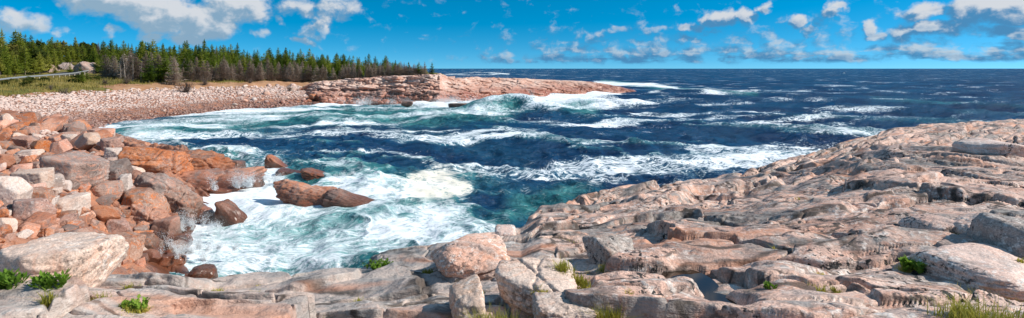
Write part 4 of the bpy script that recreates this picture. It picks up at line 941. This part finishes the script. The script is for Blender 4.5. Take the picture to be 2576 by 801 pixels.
TLAB = {'dark': ('spruce_tree', 'dark green spruce of the wood above the bay', 'spruce trees of the wood'), 'light': ('spruce_tree', 'yellowish green thin crowned spruce of the wood above the bay', 'light green spruce trees of the wood'),
        'dead': ('dead_spruce', 'grey brown dead spruce with bare twigs at the edge of the wood', 'dead grey spruce trees'), 'broad': ('leafy_tree', 'low round leafy tree among the spruces behind the road', 'leafy trees behind the road'),
        'snag': ('bare_snag', 'bleached bare trunk standing before the dark spruces', 'bleached bare trunks')}
rt = np.random.default_rng(9)
def hz_ground(px, Y):
    x = (px-512)/F*Y
    if px > 345:
        zc_ = np.interp(px, hp, Zc); yc_ = np.interp(px, hp, Yc)
        if Y > yc_-1: return x, float(zc_ + (Y-yc_)*.012)
    return x, ground(x, Y)
def tree(kind, px, Y, h, label=None, group=None, i=None, wide=1.0):
    nm, lab, grp = TLAB[kind]; x, z = hz_ground(px, Y)
    tm, cm = TR[kind][int(rt.integers(len(TR[kind]))) if i is None else i % len(TR[kind])]
    e = empty(nm, (x, Y, z-.1), rt.uniform(0, 6.28), (h*wide*rt.uniform(.85, 1.2), h*wide*rt.uniform(.85, 1.2), h))
    tag(e, label or lab, 'tree', group if label else grp)
    link('trunk', tm, None, e); link('crown', cm, None, e); return e
TOP = np.array([(-40, 37), (0, 36), (30, 37), (60, 38), (90, 40), (120, 42), (150, 42), (180, 42), (210, 44), (240, 46), (270, 49), (300, 51), (330, 54), (360, 55), (390, 58), (410, 62), (425, 65)], float)
FRONT = np.array([(-40, 104), (0, 121), (40, 140), (70, 158), (96, 163), (105, 135), (130, 129), (160, 131), (200, 138), (240, 145), (280, 152), (320, 155), (360, 156), (400, 154), (425, 153)], float)
deadw = np.array([(-40, .02), (90, .05), (105, .5), (140, .55), (160, .3), (200, .4), (240, .7), (280, .5), (320, .35), (345, .4), (360, .6), (385, .85), (410, .8), (430, .6)], float)
lightw = np.array([(-40, .6), (100, .55), (140, .25), (200, .1), (300, .08), (430, 0)], float)
n_t = 0
placed = []
for row in range(6):
    px = -34.0
    while px < 424:
        q = px + rt.normal()*2.0; fy = np.interp(q, FRONT[:, 0], FRONT[:, 1]); Y = fy + row*(6.5 + 1.0*row) + rt.uniform(0, 5)
        if q > 395: Y = fy + row*2.5 + rt.uniform(0, 2)
        x, z = hz_ground(q, Y)
        ztop = H + (HZ - np.interp(q, TOP[:, 0], TOP[:, 1]))/F*Y
        hmax = ztop - z
        if row < 2: h = min(hmax*.86, rt.uniform(5.0, 8.5))
        else: h = min(hmax*(rt.uniform(.66, 1.0) if rt.random() < .75 else rt.uniform(1.0, 1.2)), 15)
        if row == 0: h *= rt.uniform(.55, 1.0)
        pd = np.interp(q, deadw[:, 0], deadw[:, 1])*(1.0 if row < 2 else (.35 if q < 350 else .7)); pl = np.interp(q, lightw[:, 0], lightw[:, 1])
        r_ = rt.random()
        kind = 'dead' if r_ < pd else ('light' if r_ < pd + (1-pd)*pl else 'dark')
        if kind == 'light' and q < 110 and row > 0 and rt.random() < .25: kind = 'broad'; h *= .75
        if kind == 'dead': h *= .86
        if h > 1.6: tree(kind, q, Y, h, wide=1.3 if kind != 'broad' else .8); n_t += 1
        px += rt.uniform(4.2, 7.2)*(1.0 if row < 4 else 1.25)
print('trees', n_t)
for a_, b_, n_, h0, h1, dy in [(101, 176, 17, 5.6, 7.6, 1.0), (190, 345, 40, 4.2, 6.2, 1.5), (345, 426, 22, 3.4, 4.8, 0.5)]:
    for k in range(n_):
        q = a_ + (b_-a_)*(k+rt.uniform(0, 1))/n_; Y = np.interp(q, FRONT[:, 0], FRONT[:, 1]) - rt.uniform(0, dy); tree('dead', q, Y, rt.uniform(h0, h1), wide=1.15); n_t += 1
for px, Y, h in [(133, 127, 5.5), (125, 126, 6), (141, 127, 5.2), (121, 127, 4.6), (154, 129, 4.8)]: tree('snag', px, Y, h)
tree('dark', 149, 126, 7.2, 'tall yellow green spruce standing in front of the dead trees', None, 1, 1.35)
tree('dark', 165, 129, 7.6, 'dark spruce right of the tall yellow green one', None, 2, 1.2)
tree('dead', 174, 127, 7.0, 'pale grey dead spruce beside the dark spruce', None, 1, 1.3)
tree('dark', 432, 155, 4.0, 'last lone spruce leaning at the end of the wood', None, 0, 1.5)
tree('dark', 419, 154, 4.2, 'thin layered spruce second from the end of the wood', None, 3, 1.3)
tree('dark', 82, 112, 2.6, 'small young spruce on the boulders below the road', None, 4, 1.6)
tree('dark', 87, 116, 2.0, 'smaller young spruce next to the one on the boulders', None, 5, 1.5)
# the farthest trunks run together: one mass behind
def far_wood():
    Vs, Ts, n = [], [], 0
    for k in range(150):
        q = rt.uniform(-120, 400); fy = np.interp(q, FRONT[:, 0], FRONT[:, 1]); Y = fy + rt.uniform(58, 80)
        x, z = hz_ground(q, Y); h = H + (HZ - np.interp(q, TOP[:, 0], TOP[:, 1]))/F*Y - z; h *= rt.uniform(.7, .97)
        if h < 2: continue
        me = TR['dark'][k % 6][1]; v = np.empty(len(me.vertices)*3); me.vertices.foreach_get('co', v); v = v.reshape(-1, 3)*np.array([h*1.1, h*1.1, h])+np.array([x, Y, z])
        Vs.append(v); Ts.append(np.arange(len(v)).reshape(-1, 3)+n); n += len(v)
    return raw_mesh('far_wood', np.concatenate(Vs), np.concatenate(Ts), False)
tag(link('far_wood', far_wood(), M['spruce']), 'dark green mass of the wood behind the nearer trees', 'wood', kind='stuff')
# ---------------------------------------------------------------- shrubs
def shrub_mesh(seed, stems=46):
    rg_ = np.random.default_rng(seed); V, T = [], []
    for k in range(stems):
        a = rg_.uniform(0, 6.28); l = rg_.uniform(.5, 1.0); out = rg_.uniform(.1, .75); d = np.array([math.cos(a)*out, math.sin(a)*out, 1.0-out*.55]); d /= np.linalg.norm(d)
        p = np.zeros(3); sd_ = np.array([-d[1], d[0], .1]); sd_ /= np.linalg.norm(sd_)
        for s_ in range(4):
            q = p + d*l*.27 + rg_.normal(size=3)*.05
            n = len(V); V.extend((p-sd_*.012, p+sd_*.012, q)); T.append((n, n+1, n+2))
            for r_ in range(5):
                e = p + (q-p)*rg_.random() ; f = e + (d + rg_.normal(size=3)*.8)*l*.22
                n = len(V); V.extend((e, e+sd_*.016, f)); T.append((n, n+1, n+2))
            p = q
    return raw_mesh('bare_shrub', np.array(V), np.array(T), False)
shr = [shrub_mesh(i) for i in range(4)]
for s_ in shr: s_.materials.append(M['twig'])
for px, py, Y, h, lab in [(186, 92, 122, 4.2, 'largest bare brown shrub on the bank above the beach'), (126, 89, 118, 3.0, 'bare brown shrub left of the bank below the bleached trunks'), (205, 84, 132, 2.4, 'pale bare shrub right of the largest bare shrub'), (64, 98, 100, 1.9, 'low dark bare shrub among the boulders below the road'), (50, 96, 100, 1.5, 'small bare shrub near the left end of the boulder bank'), (290, 86, 139, 2.0, 'rounded bare shrub near the start of the headland'), (105, 92, 114, 2.0, 'twiggy shrub beside the young spruce'), (250, 84, 140, 1.8, 'low bare shrub on the dry grass strip')]:
    x = (px-512)/F*Y; o = link('bare_shrub', shr[n_t % 4]); n_t += 1; o.location = (x, Y, ground(x, Y)-.1); o.scale = (h*.95, h*.95, h*.8); o.rotation_euler = (0, 0, rt.uniform(0, 6)); tag(o, lab, 'shrub')
for k in range(26):
    q = rt.uniform(100, 428); fy = np.interp(q, FRONT[:, 0], FRONT[:, 1]); Y = fy - rt.uniform(.5, 3); x, z = hz_ground(q, Y)
    o = link('bare_shrub', shr[k % 4]); h = rt.uniform(.9, 2.2); o.location = (x, Y, z-.1); o.scale = (h, h, h*.8); o.rotation_euler = (0, 0, rt.uniform(0, 6)); tag(o, 'knee high bare shrub along the front of the wood', 'shrub', 'bare shrubs along the wood')
for px, Y, h in [(55, 147, 2.6), (70, 147, 3.2), (80, 146, 2.2), (97, 150, 4.5), (101, 149, 5.5), (36, 150, 5), (93, 158, 6)]: tree('dark', px, Y, h, 'small dark spruce growing between the rock outcrops behind the guardrail', 'small spruces between the outcrops', None, 1.4)
for k in range(26):
    q = rt.uniform(-6, 108); Y = rt.uniform(96, 118) + max(0, q)*.12; x = (q-512)/F*Y; d_ = shore_z(np.array([x]), np.array([Y]))[1][0]
    if d_ < 21 or d_ > 40: continue
    o = link('green_shrub', TR['broad'][k % 3][1]); h = rt.uniform(1.0, 2.0); o.location = (x, Y, ground(x, Y)-.35*h); o.scale = (h*1.5, h*1.5, h); o.rotation_euler = (0, 0, rt.uniform(0, 6)); tag(o, 'low green shrub on the grassy bank below the road', 'shrub', 'green shrubs on the road bank')
# ---------------------------------------------------------------- grass
def blades(P, h, w, seed, bend=.35, per=1):
    rg_ = np.random.default_rng(seed); n = len(P); a = rg_.uniform(0, 6.283, n); hh = h*rg_.uniform(.3, 1.2, n); b_ = rg_.normal(size=n)*bend*hh
    d = np.stack([np.cos(a), np.sin(a), 0*a], -1); s_ = np.stack([-np.sin(a), np.cos(a), 0*a], -1)*w
    z = np.array([0, 0, 1.0])
    v = np.stack([P-s_, P+s_, P + d*b_[:, None]*.3 + z*hh[:, None]*.55 + s_*.7, P + d*b_[:, None]*.3 + z*hh[:, None]*.55 - s_*.7, P + d*b_[:, None] + z*hh[:, None]], 1).reshape(-1, 3)
    i = np.arange(n)[:, None]*5
    return v, np.concatenate([i+np.array([[0, 1, 2]]), i+np.array([[0, 2, 3]]), i+np.array([[3, 2, 4]])])
xs = rt.uniform(-170, -18, 110000); ys = rt.uniform(80, 165, 110000); zz, dd, aa = shore_z(xs, ys); q_ = 512+xs/ys*512
ok = (dd > np.where(aa < 13.9, 22, 27)) & (dd < 60) & (aa > 10) & (q_ > -60) & (ys < np.interp(q_, FRONT[:, 0], FRONT[:, 1])+12) & ((q_ < 100) | (rt.random(110000) < .5))
v, f = blades(np.stack([xs, ys, zz-.05], -1)[ok], .75, .05, 4)
tag(link('bank_grass', raw_mesh('bank_grass', v, f, False), M['grass']), 'dry yellow green grass of the road bank', 'grass', kind='stuff')
def plat_point(px, py):
    y, z = plat_y(px, py); return (px-512)/F*y, y
_bv = None
def drop(x, y):
    """height of whatever rock lies at (x, y)"""
    global _bv
    if _bv is None:
        bpy.context.view_layer.update(); _bv = bpy.context.evaluated_depsgraph_get()
    hit, loc, *_r = scene.ray_cast(_bv, Vector((x, y, H-.4)), Vector((0, 0, -1)))
    return loc.z if hit else H-2.5
def hollow(x, y, rad):
    """the lowest spot close by: plants root in the cracks"""
    c = [(drop(x+a, y+b), x+a, y+b) for a in np.linspace(-rad, rad, 7) for b in np.linspace(-rad*.6, rad, 7)]
    return min(c)[1:]
def tuft(px, py, n, rad, h, lab, mat='tuft', w=.004, group=None):
    x, y = plat_point(px*S, py*S); x, y = hollow(x, y, .12*y/4); rg_ = np.random.default_rng(int(px*3+py)); z0 = drop(x, y)
    nc = max(4, n//45); cc = rad*(.8 if n > 300 else .4)*np.sqrt(rg_.random(nc)); ca_ = rg_.uniform(0, 6.283, nc); P_ = []
    for k in range(n):
        j = int(nc*rg_.random()**1.6); g_ = rg_.normal(size=2)*rad*.2
        xx, yy = x + cc[j]*math.cos(ca_[j]) + g_[0], y + cc[j]*.8*math.sin(ca_[j]) + g_[1]; zz_ = drop(xx, yy) if n < 900 or rg_.random() < .3 else z0
        P_.append((xx-x, yy-y, min(max(zz_-z0, -.10), .06)))
    v_, f_ = blades(np.array(P_), h*1.25, w*y/4.5, int(px), .7); o = link('grass_tuft', raw_mesh('grass_tuft', v_, f_, False), M[mat]); o.location = (x, y, z0-.02)
    return tag(o, lab, 'grass', group)
def leafy(px, py, n, rad, h, lab, lw=.014):
    x, y = plat_point(px*S, py*S); x, y = hollow(x, y, .05*y/4); rg_ = np.random.default_rng(int(px*5+py)); z0 = drop(x, y); V, T = [], []
    for k in range(n):
        r_ = rad*math.sqrt(rg_.random()); a_ = rg_.uniform(0, 6.28); b0 = np.array([r_*math.cos(a_), r_*.7*math.sin(a_), 0])
        for j in range(7):
            a = rg_.uniform(0, 6.28); d = np.array([math.cos(a), math.sin(a), rg_.uniform(.5, 1.6)]); d /= np.linalg.norm(d); s_ = np.array([-math.sin(a), math.cos(a), 0])*lw*rg_.uniform(.6, 1.2)
            c = b0 + np.array([0, 0, h*rg_.uniform(.1, .7)]); l = h*rg_.uniform(.35, .6); m_ = c + d*l*.55; e = c + d*l
            i = len(V); V.extend((c, m_+s_, e, m_-s_)); T.extend(((i, i+1, i+2), (i, i+2, i+3)))
    o = link('leafy_plant', raw_mesh('leafy_plant', np.array(V), np.array(T), False), M['green']); o.location = (x, y, z0-.02); return tag(o, lab, 'plant')
bpy.context.view_layer.update()
leafy(20, 765, 40, 0.14, 0.14, 'lush fleshy plant at the left edge below the largest pale boulder')
leafy(112, 768, 36, 0.11, 0.13, 'fleshy green plant right of the one at the left edge')
leafy(240, 770, 40, 0.128, 0.104, 'low fleshy plant in the hollow of the bottom left slabs')
leafy(310, 778, 30, 0.112, 0.091, 'low leafy plant at the right end of the hollow in the bottom left slabs')
leafy(965, 688, 60, 0.208, 0.091, 'bright green fleshy plant on the ledge over the surf')
leafy(1195, 740, 12, 0.056, 0.104, 'small fern in a crack beside the narrow pale block')
leafy(2315, 655, 45, 0.128, 0.143, 'green leafy plant in an open joint left of the big grey pink boulder', .022)
leafy(2395, 605, 16, 0.080, 0.091, 'dark small plant in the gap under the upright rounded boulder')
leafy(1960, 738, 10, 0.048, 0.078, 'tiny green plant on a seam of pink bedrock by the bottom edge')
tuft(200, 768, 500, 0.187, 0.077, 'yellow green grass patch between the bottom left slabs')
tuft(275, 785, 600, 0.110, 0.044, 'short mossy grass at the end of the bottom left hollow')
tuft(520, 705, 260, 0.119, 0.066, 'grass tuft on the crest of the shelf over the white surf')
tuft(465, 742, 160, 0.102, 0.039, 'thin grass line in a seam behind the low fleshy plants')
tuft(1290, 815, 1300, 0.20, 0.17, 'large yellow grass clump left of the whitish block')
tuft(1400, 720, 500, 0.153, 0.077, 'grass along the crack above the whitish block')
tuft(1510, 800, 600, 0.119, 0.132, 'dark grass in the gap right of the whitish block')
tuft(1435, 605, 500, 0.255, 0.121, 'grass clump in the hollow behind the pale pink boulder')
tuft(1560, 668, 420, 0.150, 0.055, 'grass strip along a seam right of the two crack boulder')
tuft(1650, 640, 300, 0.255, 0.044, 'short grass at the far end of the seam by the pool')
tuft(1790, 815, 700, 0.170, 0.088, 'yellow green grass clump at the foot of the lower dark pool')
tuft(2560, 735, 1300, 0.300, 0.143, 'large yellow grass clump at the right edge under the big boulder')
tuft(2470, 850, 1300, 0.300, 0.143, 'long yellow grass clump in the bottom right corner')
tuft(2335, 668, 160, 0.102, 0.066, 'grass wisp beside the green leafy plant in the open joint')
tuft(1165, 745, 120, 0.051, 0.066, 'thin grass in the crack of the narrow pale block')
tuft(1800, 500, 200, 0.425, 0.066, 'short grass in a joint of the middle slope')
tuft(1090, 672, 200, 0.136, 0.066, 'grass tuft under the split pink boulder')
tuft(60, 795, 120, 0.080, 0.088, 'sparse stalks standing in the bottom left corner')

rq = np.random.default_rng(31)
for k in range(40):
    px, py = [(rq.uniform(1200, 1720), rq.uniform(600, 790)), (rq.uniform(200, 1100), rq.uniform(690, 795)), (rq.uniform(1700, 2540), rq.uniform(480, 790))][k % 3]
    tuft(px, py, int(rq.integers(40, 130)), .07, rq.uniform(.03, .07), 'small grass tuft rooted in a joint of the pink bedrock', group='small grass tufts in rock joints')
# ---------------------------------------------------------------- road, guardrail, outcrop, bird, spray
A = np.array([-98.5, 98.0]); B = np.array([-124.0, 152.0]); A0 = A + (A-B)*.35
dirn = (B-A0)/np.linalg.norm(B-A0); nrm = np.array([dirn[1], -dirn[0]])*-1     # away from the sea
ts = np.linspace(0, 1, 60); ln = A0[None]*(1-ts[:, None]) + B[None]*ts[:, None]
def rz(p): return ground(p[0], p[1])
zl = np.array([rz(p) for p in ln]); zl = np.convolve(np.pad(zl, 8, 'edge'), np.ones(17)/17, 'valid')
V = np.stack([np.concatenate([p + nrm*s_, [z + .25]]) for p, z in zip(ln, zl) for s_ in (.8, 7.0)]).reshape(60, 2, 3)
tag(link('road', grid_mesh('road', V), M['asphalt']), kind='structure')
gr = empty('guardrail', (A[0], A[1], rz(A))); tag(gr, 'grey steel guardrail with short posts along the road by the trees', 'guardrail')
bpy.context.view_layer.update()
Z0 = np.array([A[0], A[1], rz(A)])
pr = [(-.04, .50), (.04, .58), (-.03, .66), (.05, .75), (-.02, .82)]
Vr = np.array([[np.concatenate([p + nrm*(-a), [z + .25 + b_]]) - Z0 for a, b_ in pr] for p, z in zip(ln, zl)])
ra = link('rail', grid_mesh('rail', Vr), M['steel'], gr); ra.modifiers.new('thick', 'SOLIDIFY').thickness = .02
for k in range(22):
    i = k*59/21; i0 = int(i); p = ln[i0]; z = zl[i0]
    v, q = tube(np.array([[*(p+nrm*.12), z-.3], [*(p+nrm*.12), z+1.0]]) - Z0, .11, 4); capv = len(v)
    me = raw_mesh('post', v, np.concatenate([q, [[4, 5, 6, 7]]])); link('post', me, M['dirtypost'], gr)
for px, py, Y, w, h, lab, sd_ in [(48, 75, 150, 3.4, 5.0, 'grey pink rock outcrop at the left behind the guardrail', 201), (58, 76, 152, 2.6, 3.4, 'low pink rock outcrop in the middle behind the guardrail', 202), (66, 74, 154, 3.4, 4.8, 'pink rock outcrop beside a small spruce behind the guardrail', 204),
        (75, 75, 155, 3.2, 4.2, 'squarish pink rock outcrop left of the biggest one behind the guardrail', 205), (87, 73.5, 150, 5.6, 6.0, 'biggest pink rock outcrop where the guardrail ends', 203)]:
    v, f = rock_verts(sd_, 5, 12, 26, .09, cracks=3, strata=.03, rough=.03); o = link('rock_outcrop', raw_mesh('rock_outcrop', v*np.array([w*.6, w*.5, h*.62]), f), M['outcrop']); x = (px-512)/F*Y
    o.location = (x, Y, H-(py-HZ)/F*Y+h*.02); tag(o, lab, 'rock')
# a gull far out over the sea
def bird():
    prof = [(-.26, .0), (-.18, .035), (-.02, .075), (.12, .065), (.20, .04), (.27, .035), (.31, .02), (.36, .004)]
    v, q = tube([(a, 0, .02*math.sin(3*a)) for a, r_ in prof], [max(r_, .003) for a, r_ in prof], 8)
    V_, Q_ = [v], [q]; n = len(v)
    for s_ in (-1, 1):
        w = []
        for t_ in np.linspace(0, 1, 7):
            y = s_*(.05+.62*t_); z = .02 + .26*math.sin(t_*1.7)-.08*t_*t_; c = .20*(1-t_**1.6)+.02; x = .08-.10*t_*t_
            w += [(x, y, z), (x-c*.4, y, z+.014), (x-c, y, z-.005)]
        w = np.array(w).reshape(7, 3, 3); f = grid_faces(7, 3) + n; V_.append(w.reshape(-1, 3)); Q_.append(f); n += 21
    tl = np.array([(-.22, -.03, 0), (-.22, .03, 0), (-.40, .06, .005), (-.40, -.06, .005)]); V_.append(tl); Q_.append(np.array([[0, 1, 2, 3]])+n)
    return raw_mesh('gull', np.concatenate(V_), np.concatenate(Q_))
g = link('gull', bird(), M['bird']); g.location = PY(844, 73.5, 190); g.scale = (1.6,)*3; g.rotation_euler = (0, .3, 2.4); tag(g, 'white gull flying low over the open sea', 'bird')
# spray thrown up where swells break
ms, tsx, bs = new_mat('spray'); bs.inputs['Base Color'].default_value = (.82, .86, .88, 1); bs.inputs['Roughness'].default_value = .9; bs.inputs['Alpha'].default_value = .6
def spray(px, py, n, rx, up, size, lab, seed, ry_=1.0):
    x, y, z = Pz(px*S, py*S, .3); rg_ = np.random.default_rng(seed); b0 = np.array([[1, 0, 0], [-1, 0, 0], [0, 1, 0], [0, -1, 0], [0, 0, 1], [0, 0, -1]], float); fc = np.array([[0, 2, 4], [2, 1, 4], [1, 3, 4], [3, 0, 4], [2, 0, 5], [1, 2, 5], [3, 1, 5], [0, 3, 5]]); n *= 4; size *= .5; Vs, Fs = [], []
    jets = rg_.normal(size=(9, 3))*np.array([rx*.5, ry_*.5, 0]); jh = up*rg_.uniform(.3, 1, 9); jl = rg_.normal(size=(9, 2))*.3
    for k in range(n):
        j = int(rg_.integers(9)); t_ = rg_.random()**1.5; sp_ = (.15+.5*t_)*rx*.45
        c = jets[j] + np.array([jl[j, 0]*jh[j]*t_*2, jl[j, 1]*jh[j]*t_, jh[j]*t_*(1.4-.5*t_)]) + rg_.normal(size=3)*sp_*np.array([1, .6, .5])
        r_ = size*rg_.uniform(.25, 1)*(1.1-.7*t_); Vs.append(b0*r_*rg_.uniform(.6, 1.3, 3)+c); Fs.append(fc+k*len(b0))
    o = link('spray', raw_mesh('spray', np.concatenate(Vs), np.concatenate(Fs)), ms); o.location = (x, y, z); tag(o, lab, 'spray', kind='stuff')
spray(615, 470, 1500, 1.2, 1.5, .06, 'white spray bursting at the end of the red slab', 1)
spray(640, 440, 900, 1.6, .8, .06, 'white spray over the rocks of the inlet', 2)
spray(500, 630, 1600, 1.0, 1.2, .045, 'white spray against the foot of the rock pile', 3)
spray(540, 575, 700, .8, .6, .04, 'white spray around the steep washed rock', 4)
spray(1290, 240, 2600, 7.0, 3.2, .16, 'tall white spray where the swell breaks on the headland', 5, 3)
spray(1390, 232, 2200, 9.0, 2.2, .16, 'white spray along the headland foot', 6, 3)
spray(1520, 228, 1500, 8.0, 1.6, .16, 'white spray at the headland tip', 7, 3)
spray(870, 440, 500, .8, .5, .045, 'white spray behind the longest reef', 8)
spray(1200, 186, 900, 14.0, 3.0, .4, 'white breaker spray beyond the headland', 9, 6)
spray(480, 575, 1500, .9, 1.2, .045, 'white spray where the surf hits the lower rock pile', 10)
spray(690, 455, 900, 1.2, .7, .05, 'white spray between the two reefs', 11)
spray(940, 258, 1800, 9.0, 1.6, .14, 'white spray under the headland cliff', 12, 3)
spray(1120, 258, 1800, 8.0, 1.8, .14, 'white spray over the awash reef', 13, 3)
spray(450, 640, 900, .7, .9, .04, 'white spray at the gully mouth', 14)
